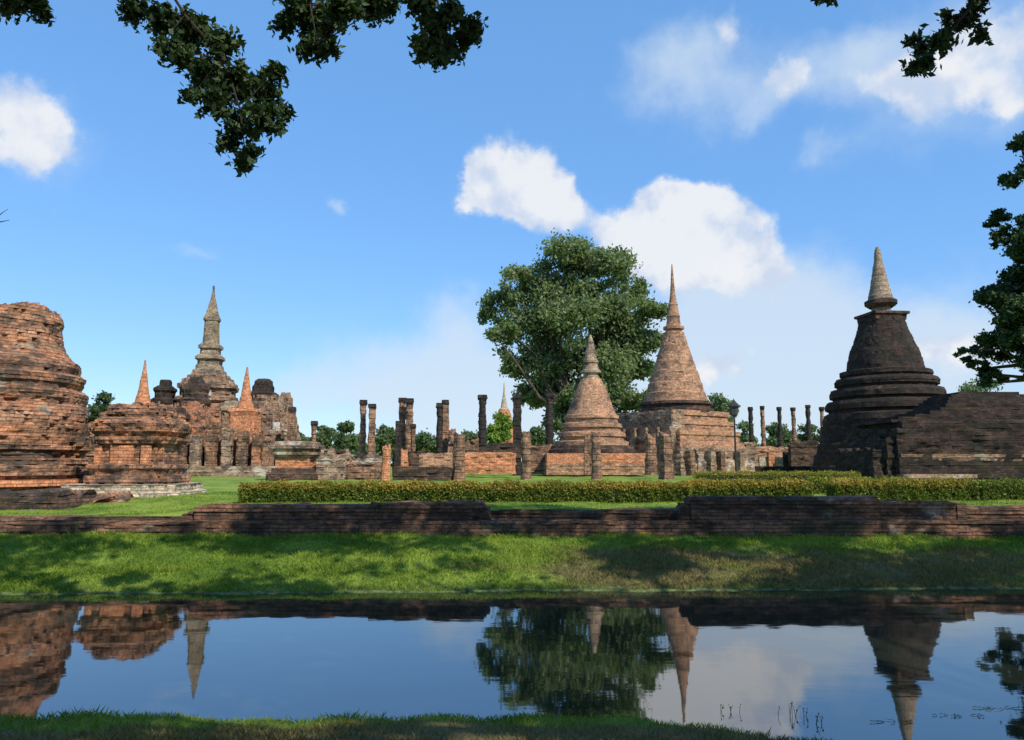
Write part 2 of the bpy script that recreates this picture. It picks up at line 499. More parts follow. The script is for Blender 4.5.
def near_shore(x): return 6.22 - .55 * sstep(x, .6, 2.6) - .8 * sstep(x, 2.6, 5.0) + .05 * wob(x * 2.0, 0.0) + .03 * np.sin(x * 9)


def far_shore(x): return 12.35 + .035 * x + .07 * wob(x, 1.0) + .035 * np.sin(x * 6.3 + np.sin(x * 2.2) * 2) + .02 * np.sin(x * 17.3)


def ground_z(x, y):
    x = np.asarray(x, float); y = np.asarray(y, float)
    ns, fs = near_shore(x), far_shore(x)
    zn = -.07 + .43 * sstep(ns - y, -.15, 3.2) + .05 * sstep(ns - y, 0, .25)
    zf = -.08 + .10 * sstep(y - fs, .1, .75) + .45 * sstep(y - fs, .0, 3.9)
    zf = zf + .4 * sstep(y, 15.75, 16.1) * 0
    lawn = .74 + .16 * sstep(x, -9.5, -6.0) + .0 * y
    lawn = lawn + (.93 - lawn) * sstep(y, 18, 24) + .07 * sstep(y, 26, 60)
    back = sstep(y, 16.55, 16.75)
    zf = zf * (1 - back) + lawn * back
    pond = -.7
    z = np.where(y < (ns + fs) / 2, zn, zf)
    d = np.minimum(y - ns, fs - y)
    inside = sstep(d, 0, 1.0)
    z = np.where(d > 0, -.08 * (1 - inside) - .10 * sstep(d, 0, .18) + (pond) * inside, z)
    ends = sstep(np.abs(x), 48, 56)
    z = np.where((d > 0), z * (1 - ends) + .35 * ends, z)
    rough = .015 * (np.sin(x * 3.1 + y * 1.7) + np.sin(x * 1.3 - y * 4.1) + np.sin(x * 7.7 + y * 5.2) * .5)
    return z + rough * np.where(np.abs(d) < .25, .3, 1)


def axis(*segs):
    out = []
    for a, b, s in segs: out += list(np.arange(a, b - 1e-6, s))
    out.append(segs[-1][1]); return np.array(out)


xs = axis((-1500, -300, 200), (-300, -60, 20), (-60, -16, 1.5), (-16, 16, .1), (16, 60, 1.5), (60, 300, 20), (300, 1500, 200))
ys = axis((-300, -20, 40), (-20, 3, 1), (3, 19, .08), (19, 30, .5), (30, 100, 3), (100, 400, 30), (400, 3000, 300))
X, Y = np.meshgrid(xs, ys); Z = ground_z(X, Y)
V = np.stack([X.ravel(), Y.ravel(), Z.ravel()], 1)
nx, ny = len(xs), len(ys)
ii, jj = np.meshgrid(np.arange(nx - 1), np.arange(ny - 1)); b0 = (jj * nx + ii).ravel()
Fq = np.stack([b0, b0 + 1, b0 + nx + 1, b0 + nx], 1)
g = mesh_obj('ground', V, Fq, M['ground'], smooth=True); tag(g, kind='structure')
wv = [(-54, 2.0, -.1), (54, 2.0, -.1), (54, 15.0, -.1), (-54, 15.0, -.1)]
wobj = mesh_obj('water', wv, [(0, 1, 2, 3)], M['water']); tag(wobj, kind='structure')


def quads(cent, size, nrm=None, aspect=.55, tri=False, spread=1.0):
    """leaf-shaped diamonds at cent with random turns"""
    n = len(cent)
    d = RNG.normal(size=(n, 3)); d /= np.linalg.norm(d, axis=1)[:, None]
    if nrm is not None: d = d * spread + nrm; d /= np.linalg.norm(d, axis=1)[:, None]
    t = RNG.normal(size=(n, 3)); t -= d * (t * d).sum(1)[:, None]; t /= np.linalg.norm(t, axis=1)[:, None]
    bt = np.cross(d, t)
    s = (size * RNG.uniform(.6, 1.3, n))[:, None]
    p = np.stack([cent - t * s, cent + bt * s * aspect - t * s * .1, cent + t * s, cent - bt * s * aspect - t * s * .1], 1)
    return p.reshape(-1, 3), np.arange(n * 4).reshape(n, 4)


def leaves_obj(name, cent, size, mat, parent, tips=None, **kw):
    v, f = quads(cent, size, **kw); n = len(cent)
    rnd = np.repeat(RNG.random(n), 4)
    at = {'rnd': rnd}
    if tips is not None: at['tip'] = np.repeat(tips, 4)
    return mesh_obj(name, v, f, mat, parent, attrs=at)


def crown_points(blobs, n, sub_r=.28, subs=14, flat=.75):
    """blobs: (x, y, z, r): leaf clumps on each blob's skin and inside, leaves round each clump"""
    blobs = np.array(blobs, float); wts = blobs[:, 3] ** 2; wts /= wts.sum()
    cl = []
    for b, wt in zip(blobs, wts):
        k = subs
        d = RNG.normal(size=(k, 3)); d /= np.linalg.norm(d, axis=1)[:, None]
        d[:, 2] = np.where(RNG.random(k) < .6, np.abs(d[:, 2]), d[:, 2])
        rr = b[3] * RNG.uniform(.5, .98, k)[:, None]
        c = b[:3] + d * rr * np.array([1, 1, .85])
        r = b[3] * sub_r * RNG.uniform(.7, 1.5, k)
        cl.append(np.concatenate([c, r[:, None]], 1))
    cl = np.concatenate(cl)
    wt = cl[:, 3] ** 2; wt /= wt.sum()
    idx = RNG.choice(len(cl), n, p=wt)
    d = RNG.normal(size=(n, 3)); d /= np.linalg.norm(d, axis=1)[:, None]
    rad = cl[idx, 3:4] * (RNG.random((n, 1)) ** .45) * (1 + .25 * RNG.normal(size=(n, 1)))
    return cl[idx, :3] + d * rad * np.array([1, 1, flat]), cl


def tree(name, label, loc, trunk_h, trunk_r, blobs, n, size, leaf, group=None, limbs=14, cat='tree', sub_r=.28, subs=14, trunk_pts=None):
    root = empty(name, loc, label, cat, group)
    L = np.array(loc)
    bl = [(b[0] - L[0], b[1] - L[1], b[2] - L[2], b[3]) for b in blobs]
    pts, cl = crown_points(bl, n, sub_r, subs)
    leaves_obj('crown', pts, size, M[leaf], root)
    mb = MB()
    tp = trunk_pts or [(0, 0, -.3), (.02 * trunk_h, 0, trunk_h * .35), (-.02 * trunk_h, .02 * trunk_h, trunk_h * .7), (0, 0, trunk_h)]
    k = len(tp); tube(mb, tp, [trunk_r * (1.35 - .75 * i / (k - 1)) for i in range(k)], 10)
    top = Vector(tp[-1])
    order = RNG.permutation(len(cl))[:limbs]
    for i in order:
        e = Vector(cl[i, :3]); s = Vector(tp[-2]).lerp(top, RNG.random())
        m1 = s.lerp(e, .35) + Vector(RNG.normal(size=3) * .04 * (e - s).length) + Vector((0, 0, -.06 * (e - s).length))
        m2 = s.lerp(e, .7) + Vector(RNG.normal(size=3) * .05 * (e - s).length)
        tube(mb, [s, m1, m2, e], [trunk_r * .42, trunk_r * .26, trunk_r * .14, trunk_r * .05], 6)
    mb.build('trunk', M['bark'], root, True)
    return root


GZ = lambda x, y: float(ground_z(x, y))


def rootat(name, px, D, label, cat, group=None, py=466, dyc=0):
    x, _, _ = pt(px, py, D + dyc)
    return empty(name, (x, D + dyc, GZ(x, D + dyc)), label, cat, group)


# ------------------------------------------------------------ great ruined stupa at the left
t = rootat('ruined_stupa', -12, 25, 'huge ruined round brick stupa, broken off at the top, at the left edge', 'stupa')
part(t, 'base', 'near_brick', 25, plan_round(200), [(510, 112), (492, 111), (491, 104), (476, 104), (475, 110), (466, 109), (464, 104)], .12, .02, .12, chip=.1)
part(t, 'drum', 'near_brick', 25, plan_round(200), [(464, 107), (460, 107), (458, 101), (452, 101), (450, 108), (438, 108), (436, 105), (414, 103), (402, 97), (399, 99), (393, 99), (390, 93)], .12, .03, .16, chip=.16)
part(t, 'bell', 'near_brick', 25, plan_round(200), [(390, 93), (386, 92), (384, 95), (377, 96), (374, 88), (368, 90), (363, 88), (360, 80), (350, 71), (338, 67), (322, 65), (304, 60)], .12, .02, .10, chip=.12, ragged=.35)
# the orange ledge round its foot
part(t, 'ledge', 'orange', 25, plan_round(200), [(485, 113.5), (479, 113.5), (478.8, 112)], .12, .01, .05)

part(t, 'foundation', 'darkwarm', 19.2, plan_rect(1.9, .9, 0, .2), [(520, .1), (503, .05), (502, -.05), (490, -.1)], .12, .03, .12, dx=pt(0, 500, 20)[0] - t.location.x, dy=-4.8, scalar=False, ragged=.2, chip=.1)
part(t, 'rubble', 'near_brick', 20.4, plan_rect(1.3, .7, .1, .2), [(511, .1), (500, .0), (492, -.15)], .1, .05, .12, dx=pt(66, 500, 21)[0] - t.location.x, dy=-3.5, scalar=False, ragged=.35, chip=.15)

# ------------------------------------------------------------ stepped shrine next to it
t = rootat('shrine_ruin', 140, 23, 'low square shrine ruin with orange wall panels on a pale stone ledge', 'shrine', dyc=1.8)
PL = lambda rot=0, rd=.14: plan_square(rot, .05, rd)
part(t, 'plinth', 'pale', 22.4, PL(.05), [(500, 62.5), (494, 62.5), (493, 58.6), (486, 58.6), (485.5, 60)], .1, .015, .05, dx=-.1, chip=.06)
part(t, 'base', 'near_brick', 23, PL(.05), [(486, 43.7), (476, 43.7), (475, 39.0), (470, 40.6), (469, 42.1), (465, 42.1), (464, 38.2)], .1, .02, .08, chip=.1)
part(t, 'wall', 'near_brick', 23, PL(.05), [(466, 34.3), (444, 33.5), (442, 35.1)], .1, .012, .03)
part(t, 'cornice', 'near_brick', 23, PL(.05), [(443, 39.0), (436, 40.6), (435, 35.9), (430, 41.3), (422, 42.9), (420, 39.0), (415, 34.3), (410, 35.1), (409, 29.6), (403, 28.1), (398, 23.4)], .1, .03, .12, chip=.15, ragged=.25)
for k, (a, b) in enumerate(((111, 118), (127, 149), (158, 167))):
    mb = MB(); s = 23 / F / CP
    xx = ((a + b) / 2 - 140) * s; hw = (b - a) / 2 * s
    hzz = prof_px(23, [(465, 1), (445, 1)])
    stack(mb, (xx, -1.07), plan_rect(hw, .07, 0, .12), [(hzz[0][0], 0), (hzz[1][0], 0)], .09, .006, .01, scalar=False, seed=300 + k)
    o = mb.build('wall_panel', M['orange'], t); o.location.z = -t.location.z

# ------------------------------------------------------------ main tower cluster
t = rootat('lotus_bud_tower', 205, 70, 'tallest tower of the left cluster, grey tiered spire shaped like a lotus bud', 'tower')
RD = .12
part(t, 'base', 'brick', 70, plan_square(.3, .07, .09), [(474, 46), (452, 45), (450, 38), (438, 35), (436, 30), (405, 28)], .3, .04, .12, chip=.2)
part(t, 'body', 'soot', 70, plan_square(.3, .07, .09), [(420, 27), (404, 26), (402, 29), (399, 28), (398, 24.5), (391, 24.5), (390, 27), (386, 27), (385, 24), (381, 23), (380, 19.5), (377, 19), (376, 15), (374, 14)], .25, .04, .15, chip=.2)
part(t, 'spire', 'grey', 70, plan_square(.12, .12, .16), [(376, 14.96), (371, 14.08), (370, 11.88), (366, 11.44), (365, 10.12), (361, 10.56), (360, 12.76), (357, 12.32), (355, 8.80), (350, 8.36), (349, 10.56), (346, 10.56), (344, 7.04), (336, 6.69), (322, 6.16), (321, 7.04), (319, 7.57), (317, 6.16), (312, 4.84), (304, 3.17), (298, 1.76), (292, 1.06), (286, 0.53)], .3, .015, .04)
for k, (ddx, w_, a_, b_, m_) in enumerate(((-.75, .26, 432, 403, 'orange'), (.2, .42, 437, 406, 'grey'), (1.0, .2, 430, 404, 'warm'), (-1.7, .3, 434, 408, 'grey'), (.62, .12, 436, 404, 'stucco'))):
    part(t, 'pilaster', m_, 67, plan_rect(w_, .5, .12, .3), [(a_, .04), (b_ + 3, 0), (b_ + 2, .08), (b_, .08)], .3, .03, .06, dx=ddx, dy=-3.0, scalar=False, chip=.08)
mb = MB(); stack(mb, (.1, -2.68), plan_rect(1.15, .12, .12, .3), [(zat(402, 67.3), 0), (zat(390, 67.3), 0)], .3, .015, .03, scalar=False, seed=401)
o = mb.build('plaster_panel', M['white'], t); o.location.z = -t.location.z
mb = MB(); stack(mb, (.1, -2.76), plan_rect(1.2, .14, .12, .3), [(zat(397, 67.3), 0), (zat(395.5, 67.3), 0)], .3, .015, .03, scalar=False, seed=402)
o = mb.build('string_course', M['grey'], t); o.location.z = -t.location.z

t = rootat('brick_tower', 161, 68, 'dark capped square tower left of the tall grey spire', 'tower', 'towers round the tall spire')
part(t, 'body', 'soot', 68, plan_square(.1, .1, .12), [(474, 14), (440, 13), (438, 11), (402, 10.5)], .3, .04, .12, chip=.2)
part(t, 'roof', 'dark', 68, plan_square(.1, .1, .12), [(404, 11), (400, 11), (398, 8), (393, 8), (391, 9.5), (388, 8.5), (386, 5), (382, 4.8), (380, 4)], .3, .04, .1, chip=.1)
t = rootat('brick_tower', 192, 62, 'reddish brick tower standing in front of the tall grey spire', 'tower', 'towers round the tall spire')
part(t, 'body', 'brick', 62, plan_square(.05, .1, .12), [(474, 22), (438, 21), (436, 14), (428, 14), (402, 12)], .3, .04, .12, chip=.2)
part(t, 'roof', 'darkwarm', 62, plan_square(.05, .1, .12), [(404, 12), (400, 12.5), (398, 10), (392, 10), (390, 11), (386, 10), (384, 7), (380, 6), (377, 4)], .3, .04, .1, chip=.1)
part(t, 'niche_wall', 'orange', 62, plan_square(.05, .2), [(433, 4), (415, 4)], .3, .02, .03, dx=-.55, dy=-.85)
part(t, 'niche_wall', 'orange', 62, plan_square(.05, .2), [(433, 3), (417, 3)], .3, .02, .03, dx=.5, dy=-.85)
part(t, 'ledge', 'warm', 62, plan_square(.05, .1, .1), [(439, 17), (436, 17)], .3, .02, .03)
t = rootat('brick_tower', 265, 66, 'pale plastered tower with dark rounded cap, right of the orange spire', 'tower', 'towers round the tall spire')
part(t, 'body', 'soot', 66, plan_square(-.05, .08, .12), [(474, 30), (452, 29), (450, 26), (432, 25), (430, 21), (415, 18.5), (404, 16), (402, 13), (396, 13)], .3, .05, .2, chip=.25)
part(t, 'roof', 'dark', 66, plan_square(-.05, .1, .14), [(398, 13), (394, 13), (392, 9), (387, 9), (385, 7.5), (381, 7), (379, 4)], .3, .04, .12, dx=-.4, chip=.1)
mb = MB(); stack(mb, (1.45, -1.95), plan_rect(.28, .1, 0, .3), [(zat(432, 64), 0), (zat(422, 64), 0)], .3, .015, .03, scalar=False, seed=411)
o = mb.build('plaster_panel', M['white'], t); o.location.z = -t.location.z
t = rootat('brick_tower', 229, 64, 'narrow grey-brown turret between the tall grey spire and the orange spire', 'tower', 'towers round the tall spire')
part(t, 'body', 'soot', 64, plan_square(.1, .1, .12), [(474, 11), (440, 10), (438, 8.5), (410, 8)], .3, .03, .1, chip=.15)
part(t, 'roof', 'grey', 64, plan_square(.1, .1, .12), [(411, 9.5), (408, 9.5), (406, 7), (402, 6), (401, 4)], .3, .03, .08)
t = rootat('brick_tower', 176, 60, 'low warm brick turret between the dark capped tower and the reddish tower', 'tower', 'towers round the tall spire')
part(t, 'body', 'brick', 60, plan_square(.1, .1, .12), [(474, 11), (446, 10), (444, 8.5), (418, 8)], .3, .03, .1, chip=.15)
part(t, 'roof', 'darkwarm', 60, plan_square(.1, .1, .12), [(419, 9.5), (415, 9.5), (413, 6), (408, 5)], .3, .03, .08)
t = rootat('brick_tower', 283, 72, 'stepped end of the left tower cluster topped by a small dark block', 'tower', 'towers round the tall spire')
part(t, 'body', 'soot', 72, plan_square(0, .1, .12), [(474, 16), (440, 14), (420, 10), (412, 8), (398, 5), (392, 3)], .3, .05, .2, chip=.2, ragged=.3)

t = rootat('spired_chedi', 243, 58, 'slim orange brick spire in front of the pale plastered tower', 'stupa', 'orange spired chedis')
part(t, 'base', 'brick', 58, plan_square(0, .1, .12), [(474, 22), (440, 21), (438, 15), (434, 15)], .3, .04, .1, chip=.15)
part(t, 'niche_block', 'orange', 58, plan_square(0, .1, .1), [(435, 13), (416, 12.5), (412, 14), (409, 12)], .25, .03, .06)
part(t, 'spire', 'orange', 58, plan_round(20), [(410, 9), (404, 8), (403, 6.5), (398, 6), (396, 5), (384, 3.6), (376, 2), (367, .6)], .25, .01, .02)
t = rootat('spired_chedi', 139, 52, 'slim orange brick spire rising behind the low square shrine ruin', 'stupa', 'orange spired chedis')
part(t, 'base', 'brick', 52, plan_square(0, .1, .12), [(474, 24), (430, 20), (408, 12)], .3, .04, .1)
part(t, 'spire', 'orange', 52, plan_round(20), [(410, 12), (404, 10), (402, 8), (396, 7), (394, 6), (380, 3.6), (370, 2), (360, .6)], .25, .01, .02)

# engaged columns and seated-figure blocks along the cluster's front
t = rootat('colonnade_ruin', 222, 56, 'row of worn brown piers on a low base before the left towers', 'ruin')
part(t, 'base', 'stucco', 56, plan_rect(5.2 , .9, 0, .3), [(478, 0), (466, 0)], .2, .03, .1, scalar=False)
for k, px in enumerate((183, 197, 212, 228, 243, 258, 268)):
    xo = (px - 222) * 56 / F
    hgt = (438, 441, 436, 434, 437, 440, 446)[k]
    part(t, 'pier', ('column', 'stucco', 'column', 'stucco', 'column', 'brick', 'column')[k], 56, plan_rect(.34, .38, 0, .15), [(470, .05), (hgt + 2, 0), (hgt + 1, .07), (hgt - 3, .07), (hgt - 4, -.05), (hgt - 6, -.1)], .25, .03, .07, dx=xo, dy=-.2, scalar=False, chip=.1)
part(t, 'back_wall', 'dark', 56, plan_rect(4.6, .3, 0, .3), [(470, 0), (446, 0)], .3, .04, .1, dy=1.0, scalar=False, ragged=.6)  # dark material puts shade into the gaps between the piers

t = rootat('altar_ruin', 291, 44, 'squat corniced brick block with a plain orange panel on its face', 'shrine')
part(t, 'base', 'darkwarm', 44, plan_square(0, .1, .08), [(480, 25), (474, 25), (472, 21), (468, 20)], .2, .02, .06, dy=1.2)
part(t, 'body', 'orange', 44, plan_square(0, .1), [(470, 17), (455, 17)], .2, .015, .03, dy=1.2)
part(t, 'cornice', 'stucco', 44, plan_square(0, .1, .08), [(457, 19), (455, 19), (454.5, 21.5), (452, 22), (451.5, 20), (449, 20), (448.5, 24), (445, 24), (444.5, 20), (441, 19)], .12, .02, .04, dy=1.2, chip=.06)

# ------------------------------------------------------------ columns
GC = 'laterite columns of the ruined hall'
COLS = [  # px, top, base, half width px, D, material, label
    (290, 407, 474, 3.4, 62, 'column', 'brown column with black cap at the right end of the left towers'),
    (313, 421, 474, 3.0, 60, 'column', 'short brown column with black cap just right of the corniced altar block'),
    (362, 400, 474, 3.6, 58, 'column', 'taller left one of the twin brown columns right of the altar block'),
    (371, 404, 474, 3.4, 57, 'column', 'shorter right one of the twin brown columns right of the altar block'),
    (401.5, 398, 474, 4.0, 62, 'column', 'left one of two tall columns that touch, left of the lone black column'),
    (408.5, 398.5, 474, 4.0, 61, 'column', 'right one of two tall columns that touch, left of the lone black column'),
    (397, 421, 474, 2.6, 55, 'blackcol', 'low dark stump beside the left side of the two touching columns'),
    (412.5, 424, 474, 2.6, 56, 'column', 'low brown stump beside the right side of the two touching columns'),
    (439.5, 403, 474, 3.0, 60, 'blackcol', 'black column standing close against a slightly taller brown one'),
    (445, 400, 474, 3.4, 61, 'column', 'brown column standing just right of a slightly lower black one'),
    (452, 428, 474, 4.2, 60, 'column', 'low broken brown column with a sloping top left of the lone black column'),
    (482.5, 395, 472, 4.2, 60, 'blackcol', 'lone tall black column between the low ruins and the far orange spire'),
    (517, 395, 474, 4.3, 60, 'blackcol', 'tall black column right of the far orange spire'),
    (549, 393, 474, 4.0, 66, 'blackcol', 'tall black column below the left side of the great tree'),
    (386, 443, 482, 4.6, 42, 'orange', 'short bright orange brick column behind the hedge'),
    (404, 448, 476, 3.6, 48, 'orange', 'short pale orange pier below the two touching columns'),
    (459, 432, 480, 6.0, 44, 'column', 'thick worn brown column stump at the left end of the bare lawn'),
    (526, 431, 478, 5.0, 46, 'column', 'worn brown column stump leaning on the sight line of the black column'),
    (588, 433, 473, 3.6, 52, 'column', 'slim stump just left of a thicker one before the small stupa'),
    (596, 431, 478, 5.0, 46, 'column', 'thick brown column stump before the small stupa'),
    (651, 432, 473, 6.0, 50, 'column', 'broad brown pier left of the stump before the tall mid stupa'),
    (666.5, 430, 478, 5.0, 46, 'column', 'dark brown column stump before the tall mid stupa'),
]
for i, (px, top, base, hw, D, mat, lab) in enumerate(COLS):
    if px == 526: lab = 'worn brown column stump on the lawn just right of a tall black column'
    t = rootat('column', px, D, lab, 'column', GC)
    t.rotation_euler = (random.gauss(0, .006), random.gauss(0, .008), 0)
    cap = top < 425
    pr = [(base + 2, hw * 1.12), (base - 4, hw * 1.0), ((top + base) / 2, hw * .97), (top + (5 if cap else 0), hw * .88)]
    part(t, 'shaft', mat, D, plan_round(14) if i % 3 else plan_square(.3 * (i % 2), .4), pr, .35, .03, .06, chip=.05, ragged=0 if cap else .35)
    if cap: part(t, 'capital', 'blackcol', D, plan_square(.1, .4), [(top + 5, hw * .9), (top + 3.5, hw * 1.08), (top, hw * .92)], .3, .03, .06)
for i, (px, top) in enumerate(((752.5, 407), (764.5, 406), (781.5, 407), (795.5, 407.5), (810.5, 405), (824.5, 407))):
    t = rootat('column', px, 88, ['leftmost', 'second from the left', 'third from the left', 'fourth from the left', 'tallest, second from the right', 'rightmost, half behind the dark stupa'][i] + ' of six thin far columns between the two big stupas', 'column', 'row of thin columns behind')
    part(t, 'shaft', 'column' if i % 2 else 'blackcol', 88, plan_round(10), [(470, 2.5), (440, 2.3), (top + 4, 2.0)], .4, .03, .08)
    part(t, 'capital', 'blackcol', 88, plan_round(10), [(top + 4, 2.1), (top + 2.5, 2.8), (top, 2.4)], .4, .02, .04)

# ------------------------------------------------------------ low ruined walls in the middle
GW = 'low ruined walls of the hall'
WALLS = [  # px0, px1, top, base, D, mat, ragged px, label
    (72, 104, 428, 490, 31, 'near_brick', .3, 'worn brick wall in the gap between the great ruined stupa and the low shrine'),
    (312, 350, 447, 478, 48, 'stucco', .7, 'crumbling brown wall between the altar block and the orange column'),
    (318, 344, 457, 479, 45, 'stucco', .35, 'lowest crumbled front wall just right of the altar block'),
    (338, 382, 452, 478, 50, 'stucco', .6, 'crumbling wall under the twin brown columns'),
    (346, 380, 461, 480, 46, 'column', .5, 'rubble-topped wall just left of the orange column'),
    (394, 452, 466, 478, 44, 'darkwarm', .1, 'low dark ledge right of the orange column'),
    (394, 432, 449, 474, 56, 'darkwarm', .6, 'dark broken wall behind the orange column'),
    (420, 452, 452, 470, 52, 'warm', .3, 'reddish sloping wall left of the thick stump'),
    (462, 515, 452, 472, 52, 'orange', .15, 'salmon red brick wall left of the lawn and black column'),
    (455, 520, 443, 456, 60, 'darkwarm', .25, 'thin dark wall behind the salmon brick wall'),
    (448, 478, 438, 470, 56, 'column', .9, 'ragged brown wall just behind the thick stump'),
    (524, 552, 444, 472, 60, 'column', .5, 'broken brown wall left of the small stupa plinth'),
    (744, 812, 446, 470, 78, 'warm', .4, 'low salmon wall below the six thin columns'),
    (736, 830, 466, 475, 66, 'dark', .1, 'long dark ledge in front of the low salmon wall'),
    (724, 756, 441, 470, 74, 'stucco', .6, 'broken wall at the right foot of the tall mid stupa'),
    (790, 818, 440, 466, 74, 'darkwarm', .5, 'dark broken wall at the left foot of the black stupa'),
]
for i, (a, b, top, base, D, mat, rag, lab) in enumerate(WALLS):
    t = rootat('ruined_wall', (a + b) / 2, D, lab, 'wall', GW)
    hx = (b - a) / 2 * D / F
    o = part(t, 'masonry', mat, D, plan_rect(hx, .45, 0, .25), [(base + 2, .12), (base - 2, .05), (top, 0)], .18, .03, .12, scalar=False, ragged=rag, chip=.12)
    o.name = 'masonry'
    part(t, 'coping', 'darkwarm' if mat != 'dark' else 'dark', D, plan_rect(hx * .8, .36, 0, .25), [(top + 6, 0), (top + 3, .02)], .15, .03, .08, scalar=False, ragged=.05)
t = rootat('doorway_ruin', 780, 75.5, 'row of three small orange door openings in the low salmon wall', 'ruin')
for k, px in enumerate((771, 787, 799)):
    part(t, 'door_pier', 'orange' if k != 1 else 'blackcol', 75.5, plan_rect(.28, .3, 0, .2), [(468, 0), (452, 0)], .25, .02, .05, dx=(px - 780) * 75.5 / F, scalar=False)
for k, px in enumerate((764, 779, 793, 805)):
    part(t, 'wall_bay', 'pale', 75.5, plan_rect(.42, .2, 0, .2), [(468, 0), (457, 0)], .25, .02, .05, dx=(px - 780) * 75.5 / F, dy=.2, scalar=False)
t['label'] = 'pale wall bays with narrow piers between them below the thin columns'

# ------------------------------------------------------------ small stupa
t = rootat('bell_stupa', 592, 60, 'smaller brown bell-shaped stupa standing in front of the great tree', 'stupa')
RP = plan_round(64)
t2 = t
part(t, 'plinth', 'warm', 57, plan_rect(3.75, 3.8, 0, .3), [(475, .25), (466, .2), (465, 0), (463, .0)], .2, .03, .1, scalar=False, chip=.1)
part(t, 'plinth_band', 'orange', 57, plan_rect(3.7, 3.75, 0, .3), [(464.5, .06), (453.5, 0)], .2, .015, .03, scalar=False)
part(t, 'terrace', 'darkwarm', 60, RP, [(455, 44), (450, 44), (449, 42), (446, 41)], .2, .03, .08)
part(t, 'rings', 'warm', 60, RP, [(447, 37), (442, 37), (441, 32), (438, 32), (437, 34), (433, 33), (432, 29), (429, 29), (428, 31), (424, 30), (423, 26.5), (420, 26.5), (419, 28), (416, 27.5), (415, 25)], .2, .015, .04)
part(t, 'bell', 'warm', 60, RP, [(416, 25), (405, 21), (392, 16), (384, 12.5), (379, 10)], .2, .012, .03)
part(t, 'spire', 'stucco', 60, plan_round(28), [(380, 8.5), (377, 8.5), (376, 7), (374, 7), (373, 10), (370.5, 10), (370, 8), (364, 7), (363, 8), (361, 7.6), (360, 6.3), (354, 5.6), (353, 6), (350, 4.6), (344, 3.4), (338, 2), (335, .7)], .2, .008, .02)

# ------------------------------------------------------------ tall mid stupa
t = rootat('bell_stupa', 679, 66, 'tall orange-brown stupa with thin needle spire on a wide stepped platform', 'stupa')
t.location.x = pt(676, 420, 66)[0]
ROT = .62
PS = plan_square(ROT, .06)
part(t, 'platform', 'stucco', 66, PS, [(476, 53), (462, 52), (460, 49.5), (449, 49)], .25, .03, .12, chip=.15)
part(t, 'terrace', 'warm', 66, PS, [(450, 47), (444, 46.5), (443.5, 43), (437, 43), (436.5, 44), (433, 44), (432.5, 39.5), (427, 39.5), (426.5, 40.5), (423, 40.5), (422.5, 35.5), (418, 35.5), (417.5, 37), (413, 36.5), (412.5, 32)], .22, .02, .06, chip=.06)
cg = Vector((math.cos(ROT + math.pi), math.sin(ROT + math.pi))) * (41 * 66 / F)
part(t, 'side_gallery', 'stucco', 66, plan_rect(.75, 3.5, ROT, .25), [(450, 0), (432, -.1), (431, .05), (428, .05), (427, -.15), (414, -.15)], .22, .03, .08, dx=cg.x, dy=cg.y, scalar=False, chip=.08)
part(t, 'upper_terrace', 'darkwarm', 66, plan_round(64), [(414, 38), (410, 38), (409.5, 35), (406, 34.5), (405.5, 37), (403, 36.5), (402.5, 33)], .2, .02, .06)
part(t, 'bell', 'warm', 66, plan_round(64), [(404, 32), (394, 30.5), (393, 29), (384, 27), (383, 25.6), (372, 23), (371, 21.8), (358, 17.8), (346, 14.2), (337, 11.8)], .2, .015, .06, chip=.08)
part(t, 'spire', 'warm', 66, plan_round(28), [(338, 11), (333, 10.5), (332, 8), (330, 8), (329.5, 10.5), (327, 10.5), (326, 7.5), (318, 6.3), (317, 7), (315, 6), (306, 4.4), (305, 5), (303, 4), (294, 2.6), (284, 1.8), (274, 1.1), (264, .4)], .2, .008, .015)
# buttresses down its left side and a stair block on the right
nrm = Vector((math.cos(ROT + math.pi), math.sin(ROT + math.pi))) # outward of side -x
tan = Vector((-nrm.y, nrm.x))
s66 = 66 / F
for k in range(6):
    for tier, (rr, zb, zt) in enumerate(((50.0, 448, 431), (45.5, 432, 415))):
        cpos = nrm * (rr * s66) + tan * (((k - 2.5) * 15.0) * s66)
        part(t, 'buttress', 'stucco', 66, plan_rect(.30, .26, ROT, .15), [(zb, .05), ((zb + zt) / 2, .0), (zt + 2, -.02), (zt, .1), (zt - 1.5, 0)], .25, .03, .05, dx=cpos.x, dy=cpos.y, scalar=False)
nr2 = Vector((math.cos(ROT - math.pi / 2), math.sin(ROT - math.pi / 2))); tn2 = Vector((-nr2.y, nr2.x))
for k in (0, 2, 3, 5):
    cpos = nr2 * (53.5 * s66) + tn2 * (((k - 3) * 14) * s66)
    part(t, 'pilaster', 'stucco' if k % 3 == 2 else 'column', 66, plan_rect(.28, .3, ROT, .15), [(475, 0), (452, 0)], .3, .03, .06, dx=cpos.x, dy=cpos.y, scalar=False)

# ------------------------------------------------------------ far orange stupa
t = rootat('bell_stupa', 504, 125, 'distant small orange stupa with a needle spire behind a bright green bush', 'stupa')
part(t, 'base', 'orange', 125, plan_round(30), [(468, 16), (448, 15), (446, 12), (438, 11)], .4, .02, .05)
part(t, 'bell', 'orange', 125, plan_round(30), [(440, 10.5), (425, 9), (415, 7), (410, 5.2)], .4, .02, .05)
part(t, 'spire', 'pale', 125, plan_round(16), [(411, 4.6), (409, 5), (408, 3.5), (402, 2.5), (396, 1.2), (382, .3)], .4, .01, .02)

